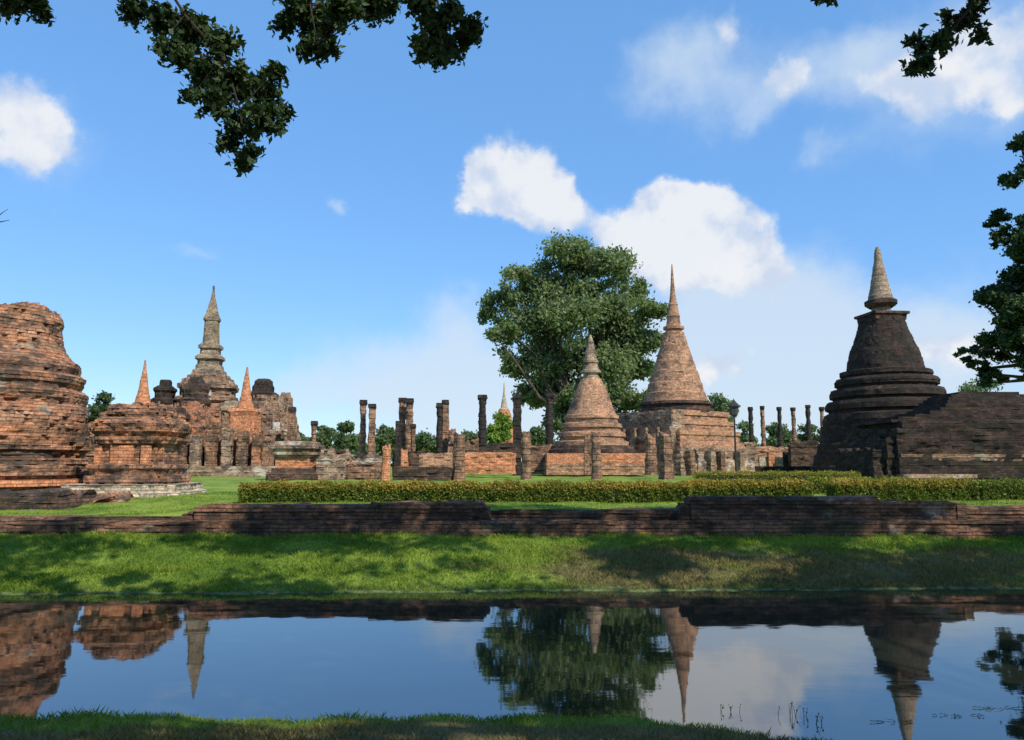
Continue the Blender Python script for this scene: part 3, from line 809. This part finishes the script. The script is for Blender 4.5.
# ------------------------------------------------------------ black stupa at the right
t = rootat('bell_stupa', 884, 60, 'massive dark stupa with a pale conical spire at the right', 'stupa')
t.location.x = pt(889, 440, 60)[0]
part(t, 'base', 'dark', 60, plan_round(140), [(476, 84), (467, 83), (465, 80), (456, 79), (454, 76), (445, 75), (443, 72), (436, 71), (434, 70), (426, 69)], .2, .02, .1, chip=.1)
part(t, 'plaster_band', 'pale', 60, plan_rect(2.2, .4, .1, .3), [(430, 0), (424.5, 0)], .2, .02, .05, dx=.3, dy=-4.95, scalar=False)
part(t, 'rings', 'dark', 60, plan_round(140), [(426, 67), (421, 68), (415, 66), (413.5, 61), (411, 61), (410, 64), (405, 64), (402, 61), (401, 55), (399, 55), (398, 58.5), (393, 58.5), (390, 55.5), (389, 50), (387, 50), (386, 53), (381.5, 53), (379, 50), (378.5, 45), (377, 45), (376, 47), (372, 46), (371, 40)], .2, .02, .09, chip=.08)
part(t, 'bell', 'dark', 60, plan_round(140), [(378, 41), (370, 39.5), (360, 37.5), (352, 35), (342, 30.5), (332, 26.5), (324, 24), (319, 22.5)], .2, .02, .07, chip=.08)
part(t, 'cap_block', 'darkwarm', 60, plan_square(.12, .1), [(322, 16), (317, 16.5), (316.5, 18), (314, 18)], .2, .02, .05)
part(t, 'neck', 'beige', 60, plan_round(28), [(315, 10.5), (307, 9.5)], .25, .01, .03)
part(t, 'ring', 'darkwarm', 60, plan_round(36), [(308, 12), (305, 17), (301.5, 17), (300, 13)], .15, .01, .04)
part(t, 'spire', 'beige', 60, plan_round(28), [(301, 13), (298, 12.5), (297, 12.8), (293, 11), (292, 11.4), (288, 9.6), (287, 10), (283, 8.6), (282, 9), (277, 7.4), (276, 7.8), (271, 6.2), (270, 6.5), (264, 4.8), (258, 4.2), (250, 2.8), (247, 1)], .25, .008, .02)

# ------------------------------------------------------------ long dark ruin right edge
t = rootat('terrace_ruin', 985, 46, 'long dark terrace ruin with a rounded top at the right edge', 'ruin', dyc=3)
def zz(py): return zat(py, 46)
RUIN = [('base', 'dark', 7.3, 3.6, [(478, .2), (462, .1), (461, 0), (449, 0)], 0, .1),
        ('salmon_band', 'soot', 7.2, 3.6, [(461, .28), (454, .26)], 0, .05),  # salmon masonry band, paler than the courses round it
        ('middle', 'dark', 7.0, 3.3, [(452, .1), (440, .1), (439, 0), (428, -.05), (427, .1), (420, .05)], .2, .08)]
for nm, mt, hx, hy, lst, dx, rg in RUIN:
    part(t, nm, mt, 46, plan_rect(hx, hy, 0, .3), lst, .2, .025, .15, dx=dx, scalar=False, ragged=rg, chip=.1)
mb = MB(); rx = t.location.x; lastz = zz(421)
for k, (pl, ptop) in enumerate(((893, 419), (903, 416), (922, 413), (941, 409), (955, 405), (963, 401), (968, 397), (973, 393), (979, 390), (990, 387))):
    xl = pt(pl, 410, 46)[0]; xr = pt(1090 - k * 4, 410, 46)[0]
    stack(mb, ((xl + xr) / 2 - rx, .25 * k * .6), plan_rect((xr - xl) / 2, 2.7 - .16 * k, 0, .25), [(lastz - .05, .02), (zz(ptop), 0)], .15, .02, .08, scalar=False, chip=.06, seed=700 + k)
    lastz = zz(ptop)
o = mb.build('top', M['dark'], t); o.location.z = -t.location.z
for pa, pb, tp, bk in ((872, 905, 447, 2.6), (884, 906, 436, 2.9), (893, 908, 426, 3.1)):
    xl, xr = pt(pa, 470, 46)[0], pt(pb + 40, 470, 46)[0]
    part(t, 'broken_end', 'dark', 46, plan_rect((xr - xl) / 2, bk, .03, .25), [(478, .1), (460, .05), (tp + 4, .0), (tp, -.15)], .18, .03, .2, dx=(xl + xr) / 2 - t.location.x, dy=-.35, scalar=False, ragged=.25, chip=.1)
part(t, 'step', 'stucco', 46, plan_rect(2.2, .5, 0, .3), [(478, 0), (474, 0)], .2, .03, .05, dx=-5.2, dy=-3.6, scalar=False)

# ------------------------------------------------------------ lantern post
t = rootat('lamp_post', 736, 58, 'dark lantern on a post right of the tall mid stupa', 'lamp')
mb = MB(); tube(mb, [(0, 0, 0), (0, 0, zat(416, 58) - t.location.z)], [.09, .06], 8); mb.build('post', M['iron'], t)
zb = zat(416, 58) - t.location.z
mb = MB(); tube(mb, [(0, 0, zb), (0, 0, zb + .1), (0, 0, zb + .7)], [.16, .27, .34], 6); mb.build('lantern', M['glass'], t)
mb = MB(); tube(mb, [(0, 0, zb + .7), (0, 0, zb + .76), (0, 0, zb + 1.05), (0, 0, zb + 1.1), (0, 0, zb + 1.35)], [.46, .46, .18, .08, .01], 6); mb.build('cap', M['iron'], t)

# ------------------------------------------------------------ front retaining wall
x_at = lambda px: pt(px, 520, 16.2)[0]
t = empty('brick_wall', (0, 16.3, .3), 'long low dark brick wall along the grass bank across the pond', 'wall')
SEG = [(-330, 200, 16.5, 516, .28), (195, 385, 16.15, 503.5, .3), (380, 482, 16.1, 501, .3), (478, 696, 16.55, 509, .25),
       (690, 875, 16.1, 496, .3), (870, 958, 16.15, 500.5, .3), (950, 1350, 16.35, 506, .28)]
for k, (a, b, D, top, hy) in enumerate(SEG):
    xa, xb = x_at(a), x_at(b); mb = MB()
    zt = zat(top, D)
    stack(mb, ((xa + xb) / 2, D + hy - 16.3), plan_rect((xb - xa) / 2, hy, 0, .13), [(.22, .06), (.52, .05), (.521, .0), (zt - .17, 0), (zt - .165, .03), (zt, .03)], .072, .014, .025, scalar=False, ragged=.08, chip=.06, seed=900 + k)
    o = mb.build('wall_section', M['wall'], t); o.location.z = -.3
# one continuous footing under the sections
mb = MB(); stack(mb, ((x_at(-330) + x_at(1350)) / 2, -.38), plan_rect((x_at(1350) - x_at(-330)) / 2, .14, 0, .13), [(.22, .03), (zat(520, 15.9), 0)], .072, .016, .04, scalar=False, ragged=.10, chip=.06, seed=899)
o = mb.build('footing', M['wall'], t); o.location.z = -.3
for k, (pa, pb, D, top) in enumerate(((187, 196, 16.3, 510), (181, 190, 16.3, 513), (480, 486, 16.2, 504), (484, 490, 16.2, 507), (681, 692, 16.2, 503), (956, 966, 16.2, 503), (370, 382, 16.25, 501.8), (872, 880, 16.25, 498))):
    mb = MB(); xa, xb = x_at(pa), x_at(pb)
    stack(mb, ((xa + xb) / 2, D - 16.3 + .18), plan_rect((xb - xa) / 2, .25, 0, .1), [(.3, .0), (zat(top, D), 0)], .072, .014, .03, scalar=False, ragged=.05, chip=.05, seed=960 + k)
    o = mb.build('broken_end', M['wall'], t); o.location.z = -.3
# crumbled step at the junction
for k, (px, D, hw, top) in enumerate(((205, 15.95, .35, 524), (486, 16.0, .25, 520), (700, 15.9, .3, 522))):
    mb = MB(); stack(mb, (x_at(px), D - 16.3 + .15), plan_rect(hw, .16, 0, .13), [(.25, .03), (zat(top, D), 0)], .072, .02, .03, scalar=False, ragged=.1, seed=930 + k)
    o = mb.build('fallen_bricks', M['wall'], t); o.location.z = -.3


# ------------------------------------------------------------ hedges
def hedge(px0, px1, D, depth, top_py, label, n, leaf='hedge', tipf=.55, dark=False):
    xa, xb = pt(px0, 490, D)[0], pt(px1, 490, D)[0]
    xm = (xa + xb) / 2; zg = GZ(xm, D); zt = zat(top_py, D)
    root = empty('hedge', (xm, D + depth / 2, zg), label, 'hedge', 'clipped hedges')
    hx = (xb - xa) / 2; h = zt - zg - .085
    mb = MB(); stack(mb, (0, 0), plan_rect(hx - .07, depth / 2 - .07, 0, .12), [(-.1, -.02), (h * .5, .0), (h - .07, -.03)], .1, .02, .08, scalar=False, seed=950 + int(px0))
    mb.build('stems', M['stems'], root)
    # leaves on the shell, uneven clipped surface
    A_top, A_f, A_s = 2 * hx * depth, 2 * hx * h, depth * h
    p = np.array([A_top, A_f * 1.0, A_f * .25, A_s, A_s]); p /= p.sum()
    f = RNG.choice(5, n, p=p); u = RNG.uniform(-1, 1, n); v = RNG.uniform(-1, 1, n); w_ = RNG.random(n)
    x = np.where(f < 3, u * hx, np.where(f == 3, -hx, hx)); y = np.where(f == 0, v * depth / 2, np.where(f == 1, -depth / 2, np.where(f == 2, depth / 2, v * depth / 2)))
    z = np.where(f == 0, h, w_ * h)
    lump = .03 * np.sin(x * 5.1 + 2) + .025 * np.sin(x * 11.3 + y * 4) + .02 * np.sin(x * 23 + z * 17)
    z = z + np.where(f == 0, lump + np.abs(RNG.normal(0, .018, n)), 0); y = y - np.where(f == 1, lump, 0)
    P = np.stack([x, y, z], 1) + RNG.normal(0, .03, (n, 3))
    P[:, 2] = np.maximum(P[:, 2], .02)
    tips = np.clip((P[:, 2] / h - .66) / .22, 0, 1) * (RNG.random(n) < tipf) * RNG.uniform(.4, 1, n) * (.7 + .3 * np.sin(x * 1.7 + 1) * np.sin(x * .61))
    leaves_obj('foliage', P, .032, M[leaf], root, tips=tips)
    return root


hedge(240, 690, 20.0, .9, 482.5, 'long clipped hedge with orange new leaves along the top behind the brick wall', 60000, tipf=.85)
hedge(692, 812, 20.3, .8, 480.5, 'short clipped hedge right of the long one, behind the raised wall', 16000, tipf=.9)
hedge(838, 978, 20.8, .8, 479.5, 'clipped hedge in front of the dark terrace with orange tips', 17000, tipf=.8)
hedge(984, 1150, 20.8, .9, 480, 'dark green hedge at the right edge, behind the wall', 14000, tipf=.05)
hedge(700, 862, 33, 1.2, 471.5, 'low yellow-green hedge below the tall mid stupa and black stupa', 12000, leaf='hedge_y', tipf=.8)
hedge(815, 905, 24.5, .7, 477.5, 'small low hedge in the gap between two clipped hedges', 7000, leaf='hedge_y', tipf=.3)

# ------------------------------------------------------------ trees
D = 100
big = [(570, 268, 30), (545, 285, 26), (520, 285, 24), (498, 305, 22), (488, 312, 12), (605, 275, 28), (632, 285, 22), (648, 318, 18), (655, 345, 12), (540, 330, 40), (585, 325, 48),
       (625, 335, 32), (505, 345, 20), (520, 368, 20), (550, 370, 34), (595, 375, 42), (635, 370, 24), (575, 405, 26), (600, 415, 26), (625, 405, 18), (560, 300, 34), (562, 425, 16), (650, 372, 12), (610, 350, 26), (640, 345, 20), (615, 430, 16), (580, 432, 14), (600, 300, 24), (528, 395, 15), (548, 398, 22), (553, 422, 13), (640, 402, 18), (635, 425, 13), (600, 395, 30)]
bl = []
for (px, py, r) in big:
    x, y, z = pt(px, py, D); rr = r * D / F
    bl.append((x, D + random.uniform(-1, 1) * max(0, 9 - rr) * .7, z, rr * .92))
x0 = pt(572, 450, D)[0]
tree('great_tree', 'great spreading green tree standing behind the smaller bell stupa', (x0, D, GZ(x0, D)), 9.5, .95, bl, 110000, .27, 'big_leaf', limbs=40, sub_r=.40, subs=16)

# leaning dark tree at the right edge
rt = [(1030, 165, 24), (1048, 150, 30), (1042, 240, 36), (1020, 262, 24), (1060, 215, 34), (1045, 300, 42), (1012, 320, 24), (1000, 345, 18), (1035, 355, 30), (992, 362, 9), (1075, 280, 46), (1080, 350, 40), (995, 300, 16), (985, 350, 12), (1008, 378, 16), (1015, 215, 14), (1012, 150, 14), (1000, 240, 12), (1020, 185, 20), (1018, 340, 24), (1022, 290, 24), (1025, 235, 22), (998, 325, 16), (1022, 375, 20), (1014, 255, 16)]
bl = []
for (px, py, r) in rt:
    x, y, z = pt(px, py, 36); bl.append((x, 36 + random.uniform(-1.6, 1.6), z, r * 36 / F))
x0 = pt(1085, 450, 36)[0]
tree('shade_tree', 'dark leafy tree reaching in from the right edge over the dark terrace', (x0, 36.4, GZ(x0, 36.4)), 6.5, .45, bl, 90000, .11, 'dark_leaf', limbs=22, sub_r=.30, subs=13)

FAR = [  # px, top py, half px, D, leaf, label
    (322, 424, 16, 150, 'far_leaf', 'distant green tree just right of the altar block'),
    (345, 421, 16, 135, 'far_leaf', 'distant dark tree left of the twin brown columns'),
    (385, 424, 17, 140, 'far_leaf', 'distant tree between the twin columns and the touching columns'),
    (425, 434, 22, 160, 'far_leaf', 'distant low tree between the touching columns and the black and brown pair'),
    (468, 432, 20, 160, 'far_leaf', 'distant low tree left of the lone black column'),
    (500, 412, 13, 92, 'bright_leaf', 'bright yellow-green bush before the distant orange stupa'),
    (535, 426, 15, 150, 'far_leaf', 'distant tree seen between the two tall black columns by the great tree'),
    (658, 418, 14, 160, 'far_leaf', 'distant tree between the two bell stupas'),
    (718, 393, 12, 150, 'pale_leaf', 'pale tree top showing beside the right of the tall mid stupa'),
    (744, 420, 15, 160, 'pale_leaf', 'pale tree behind the lantern post'),
    (776, 424, 18, 150, 'far_leaf', 'distant green tree behind the third thin far column'),
    (806, 423, 17, 155, 'far_leaf', 'distant light green tree behind the tallest thin far column'),
    (832, 420, 14, 150, 'far_leaf', 'distant tree peeping past the left of the black stupa'),
    (958, 398, 15, 140, 'pale_leaf', 'pale tree behind the right shoulder of the black stupa'),
    (984, 374, 27, 130, 'pale_leaf', 'pale feathery tree behind the rounded top of the terrace ruin'),
    (104, 394, 12, 120, 'dark_leaf', 'dark tree top peeping over the shrine ruin beside the great ruined stupa'),
    (297, 432, 12, 160, 'far_leaf', 'distant tree behind the stepped end of the left towers'),
]
for (px, top, hp, D, leaf, lab) in FAR:
    x, _, zt = pt(px, top, D); s = hp * D / F; zg = GZ(x, D)
    hgt = zt - zg; s = max(s, hgt * .3); bl = []
    nb = 7
    for k in range(nb):
        a = random.uniform(0, 6.28); rr = random.uniform(.2, .6) * s
        zc = zg + hgt * random.uniform(.42, .80)
        bl.append((x + rr * math.cos(a), D + rr * math.sin(a), zc, s * random.uniform(.32, .48)))
    bl.append((x, D, zt - s * .42, s * .42)); bl.append((x, D, zg + hgt * .55, s * .6))
    tree('bush' if 'bush' in lab else 'background_tree', lab, (x, D, zg), hgt * .55, .02 * hgt + .08, bl, 5200, .30 * D / 140, leaf, group='trees beyond the ruins', limbs=8, cat='bush' if 'bush' in lab else 'tree', sub_r=.5, subs=9)
# far wood that closes the horizon
P = []
for k in range(260):
    a = random.uniform(-.95, .95); Dd = random.uniform(190, 260)
    P.append((a * Dd, Dd, 1 + random.uniform(2, 6.0), random.uniform(3, 4.8)))
pts, cl = crown_points(P, 42000, .35, 8)
o = leaves_obj('far_wood', pts, .75, M['far_leaf'], None); tag(o, 'far low belt of green woodland along the horizon', 'wood', kind='stuff')


# ------------------------------------------------------------ shade trees over the camera (crowns above the frame, twigs hanging into it)
def overhead(name, label, loc, tk, blobs, hang, Dh, n_crown, limbs, anchor):
    root = empty(name, loc, label, 'tree'); L = Vector(loc)
    bl = [(b[0] - L.x, b[1] - L.y, b[2] - L.z, b[3]) for b in blobs]
    pts, cl = crown_points(bl, n_crown, .36, 13)
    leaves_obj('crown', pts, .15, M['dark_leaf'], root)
    mb = MB(); top = Vector((0, 0, tk))
    tube(mb, [(0, 0, -.3), (.15, .1, tk * .4), (-.1, .1, tk * .75), top], [.5, .4, .33, .26], 12)
    for i in RNG.permutation(len(cl))[:limbs]:
        e = Vector(cl[i, :3]); s = Vector((-.1, .1, tk * .75)).lerp(top, RNG.random())
        tube(mb, [s, s.lerp(e, .4) + Vector((0, 0, .4)), s.lerp(e, .75) + Vector(RNG.normal(size=3) * .2), e], [.16, .11, .06, .02], 6)
    mb.build('trunk', M['bark'], root, True)
    # hanging sprays
    for (chain, clusters) in hang:
        P = []
        tw = MB()
        cpts = [Vector(pt(px, py, Dh + random.uniform(-.15, .15))) - L for px, py in chain]
        a0 = Vector(anchor) - L
        tube(tw, [a0, a0.lerp(cpts[0], .5) + Vector((0, 0, .5))] + cpts, [.06, .04] + [.022 - .017 * k / max(1, len(cpts) - 1) for k in range(len(cpts))], 5)
        for (px, py, r) in clusters:
            c = Vector(pt(px, py, Dh + random.uniform(-.35, .35))) - L; rr = 1.2 * r * Dh / F
            near = min(cpts, key=lambda q: (q - c).length)
            tube(tw, [near, near.lerp(c, .5) + Vector((0, 0, .03)), c], [.008, .006, .003], 4)
            k = int(120 * (r / 10) ** 2) + 30
            # sprigs: leaves grouped along short drooping twigs
            ns = max(4, k // 11)
            for _ in range(ns):
                d = RNG.normal(size=3); d /= np.linalg.norm(d)
                tip = np.array(c) + d * rr * RNG.uniform(.35, 1.0) * np.array([1, 1, .9])
                tdir = d + np.array([0, 0, -.5]); tdir /= np.linalg.norm(tdir); Ls = RNG.uniform(.09, .2)
                st = tip - tdir * Ls
                for q in range(13):
                    P.append(st + tdir * Ls * (q / 12) + RNG.normal(0, .022, 3))
                if RNG.random() < .4: tube(tw, [Vector(c), Vector(st), Vector(tip)], [.004, .003, .0015], 4)
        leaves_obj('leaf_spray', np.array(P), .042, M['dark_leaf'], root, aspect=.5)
        tw.build('twig', M['dark_bark'], root)
    return root


hangL = [([(140, -90), (150, -40), (185, 15), (225, 60), (240, 110), (246, 160)],
          [(136, 12, 20), (165, 22, 24), (195, 30, 26), (222, 45, 22), (180, 55, 20), (205, 75, 22), (235, 85, 26), (262, 92, 22), (215, 105, 20), (262, 118, 22), (240, 130, 20), (228, 145, 13), (250, 155, 14), (244, 168, 9), (162, 48, 10), (190, 98, 10), (285, 115, 10), (275, 75, 14)]),
         ([(330, -90), (325, -40), (310, 5), (318, 45)],
          [(298, 10, 24), (320, 25, 26), (345, 8, 24), (310, 48, 18), (328, 52, 12), (284, 28, 12), (370, 8, 20), (392, 4, 16)]),
         ([(430, -90), (432, -30), (440, 15), (450, 45)],
          [(420, 4, 20), (432, 25, 18), (450, 18, 20), (466, 38, 16), (430, 50, 18), (450, 50, 17), (418, 46, 10), (475, 30, 9), (440, 62, 8)]),
         ([(20, -90), (15, -40), (25, 5)], [(8, 4, 18), (32, 4, 16), (42, 15, 9)])]
ll = []
random.seed(21)
for k in range(26):
    xx_ = random.uniform(-13, -1); yy = random.uniform(-4, 7.5)
    zmin = 2.6 + max(0, yy) * .74
    ll.append((xx_, yy, max(7.5, zmin + 2.6) + random.uniform(0, 2.2), random.uniform(1.2, 2.0)))
overhead('overhanging_tree', 'big shade tree leaning over the pond bank, leaf sprays hanging at the top left', (-9.5, -2.5, .35), 6.5, ll, hangL, 7.2, 34000, 26, (-4.5, 4.8, 8.0))
hangR = [([(1010, -80), (985, -20), (965, 15), (935, 50)], [(975, 6, 12), (965, 22, 13), (948, 20, 9), (980, 38, 7), (938, 46, 12), (922, 52, 9), (915, 70, 9), (928, 66, 8), (945, 40, 9), (912, 42, 6)]),
         ([(825, -90), (822, -40), (822, -4)], [(820, -4, 9), (830, 0, 5)])]
lr = []
for k in range(44):
    xx_ = random.uniform(1, 19); yy = random.uniform(-4, 8.6)
    zmin = 2.6 + max(0, yy) * .74
    lr.append((xx_, yy, max(7.8, zmin + 2.6) + random.uniform(0, 2.4), random.uniform(1.2, 2.1)))
overhead('overhanging_tree', 'big shade tree beside the camera bank, one leaf spray hanging at the top right', (9.5, -1.5, .35), 6.8, lr, hangR, 7.0, 56000, 30, (5.5, 4.6, 7.8))
# bare twig at the left edge
tw = MB(); L0 = Vector(pt(-60, 205, 8)); tube(tw, [L0, Vector(pt(-15, 214, 8)), Vector(pt(0, 222, 8)), Vector(pt(10, 220, 8))], [.03, .014, .007, .002], 5)
tube(tw, [Vector(pt(-6, 220, 8)), Vector(pt(2, 213, 8)), Vector(pt(8, 209, 8))], [.006, .004, .002], 4)
tube(tw, [Vector((-9.4, -2.3, 6.0)), Vector((-8.2, 4, 6.2)), L0], [.12, .06, .03], 6)
lt = [o for o in COL.objects if o.name.startswith('overhanging_tree')][0]
o = tw.build('bare_branch', M['bark'], lt); o.matrix_parent_inverse.identity(); o.location = -Vector(lt.location)


# ------------------------------------------------------------ grass
def blades(name, n, xr, yr, hmin, hmax, width, label, keep=None, px_bound=True):
    x = RNG.uniform(xr[0], xr[1], n); y = RNG.uniform(yr[0], yr[1], n)
    ok = np.abs(x) < y * .72 + 1.0
    if keep is not None: ok &= keep(x, y)
    x, y = x[ok], y[ok]; n = len(x)
    z = ground_z(x, y)
    clump = .5 + .5 * np.sin(x * 2.3 + np.sin(y * 3.1)) * np.sin(y * 2.7 + np.sin(x * 1.9))
    h = (hmin + (hmax - hmin) * RNG.random(n) ** 1.6) * (.65 + .7 * clump)
    a = RNG.uniform(0, 6.283, n); lean = RNG.normal(0, .45, (n, 2)) * h[:, None]
    wx, wy = np.cos(a) * width, np.sin(a) * width
    b1 = np.stack([x - wx, y - wy, z - .005], 1); b2 = np.stack([x + wx, y + wy, z - .005], 1)
    m1 = np.stack([x + wx * .7 + lean[:, 0] * .35, y + wy * .7 + lean[:, 1] * .35, z + h * .55], 1)
    tp = np.stack([x + lean[:, 0], y + lean[:, 1], z + h], 1)
    V = np.stack([b1, b2, m1, tp], 1).reshape(-1, 3)
    Fc = np.arange(n * 4).reshape(n, 4)
    o = mesh_obj(name, V, Fc, M['blades'], None, attrs={'rnd': np.repeat(RNG.random(n), 4)})
    return tag(o, label, 'grass', kind='stuff')


blades('bank_grass', 230000, (-13, 13.5), (11.0, 16.3), .025, .085, .006, 'short green grass on the bank across the pond, drier at the right', keep=lambda x, y: y > far_shore(x) + .03)
blades('foreground_grass', 70000, (-5.5, 5.5), (3.6, 6.4), .015, .05, .003, 'short grass with worn earth on the near bank at the bottom', keep=lambda x, y: (y < near_shore(x) - .02))
blades('lawn_grass', 90000, (-19, 19), (16.8, 26), .02, .05, .008, 'sunlit mown lawn behind the brick wall')

blades('waterside_grass', 160000, (-13, 13.5), (4.6, 13.2), .02, .075, .003, 'taller ragged grass tufts hanging over both water edges',
       keep=lambda x, y: (((y > near_shore(x) - .16) & (y < near_shore(x) + .01)) | ((y > far_shore(x) - .02) & (y < far_shore(x) + .3))) & (np.sin(x * 3.3 + np.sin(x * 7.1)) > -.2))

# weeds standing in the shallow water at the bottom right
random.seed(5)
for k, (px, py, sc) in enumerate(((792, 716, 1.0), (818, 724, .7), (905, 722, .9), (960, 716, .8), (1000, 709, 1.1), (730, 712, .6))):
    dd = (H + .1) / -ray(px, py)[1]; x = ray(px, py)[0] * dd
    labs = ['small leafy weed standing in the shallows left of the mirrored black stupa', 'tiny water weed close to the near bank', 'floating weed stems below the mirrored pale spire',
            'thin weed stems lying on the water at the lower right', 'floating twiggy weed at the right edge of the pond', 'small weed tuft at the near water edge', 'single small sprout at the near water edge in the middle']
    root = empty('water_weed', (x, dd, -.1), labs[k], 'weed', 'weeds in the shallows')
    mb = MB(); P = []
    flat = px > 850
    for q in range(int(5 * sc) + 3):
        a = random.gauss(0, .35) + (math.pi if random.random() < .5 else 0) if flat else random.uniform(0, 6.28)
        L = random.uniform(.08, .22) * sc if flat else random.uniform(.02, .06) * sc
        ox = random.gauss(0, .05)
        e = Vector((ox + math.cos(a) * L, math.sin(a) * L * .5, .012 if flat else random.uniform(.04, .13) * sc))
        tube(mb, [(ox, 0, -.03), Vector((ox, 0, .004)).lerp(e, .5), e], [.0022, .0018, .0008], 4)
        P += [tuple(Vector((ox, 0, .004)).lerp(e, f)) for f in (.6, .9)]
    mb.build('stem', M['stems'], root)
    leaves_obj('leaves', np.array(P) + RNG.normal(0, .006, (len(P), 3)), .010, M['hedge'], root)
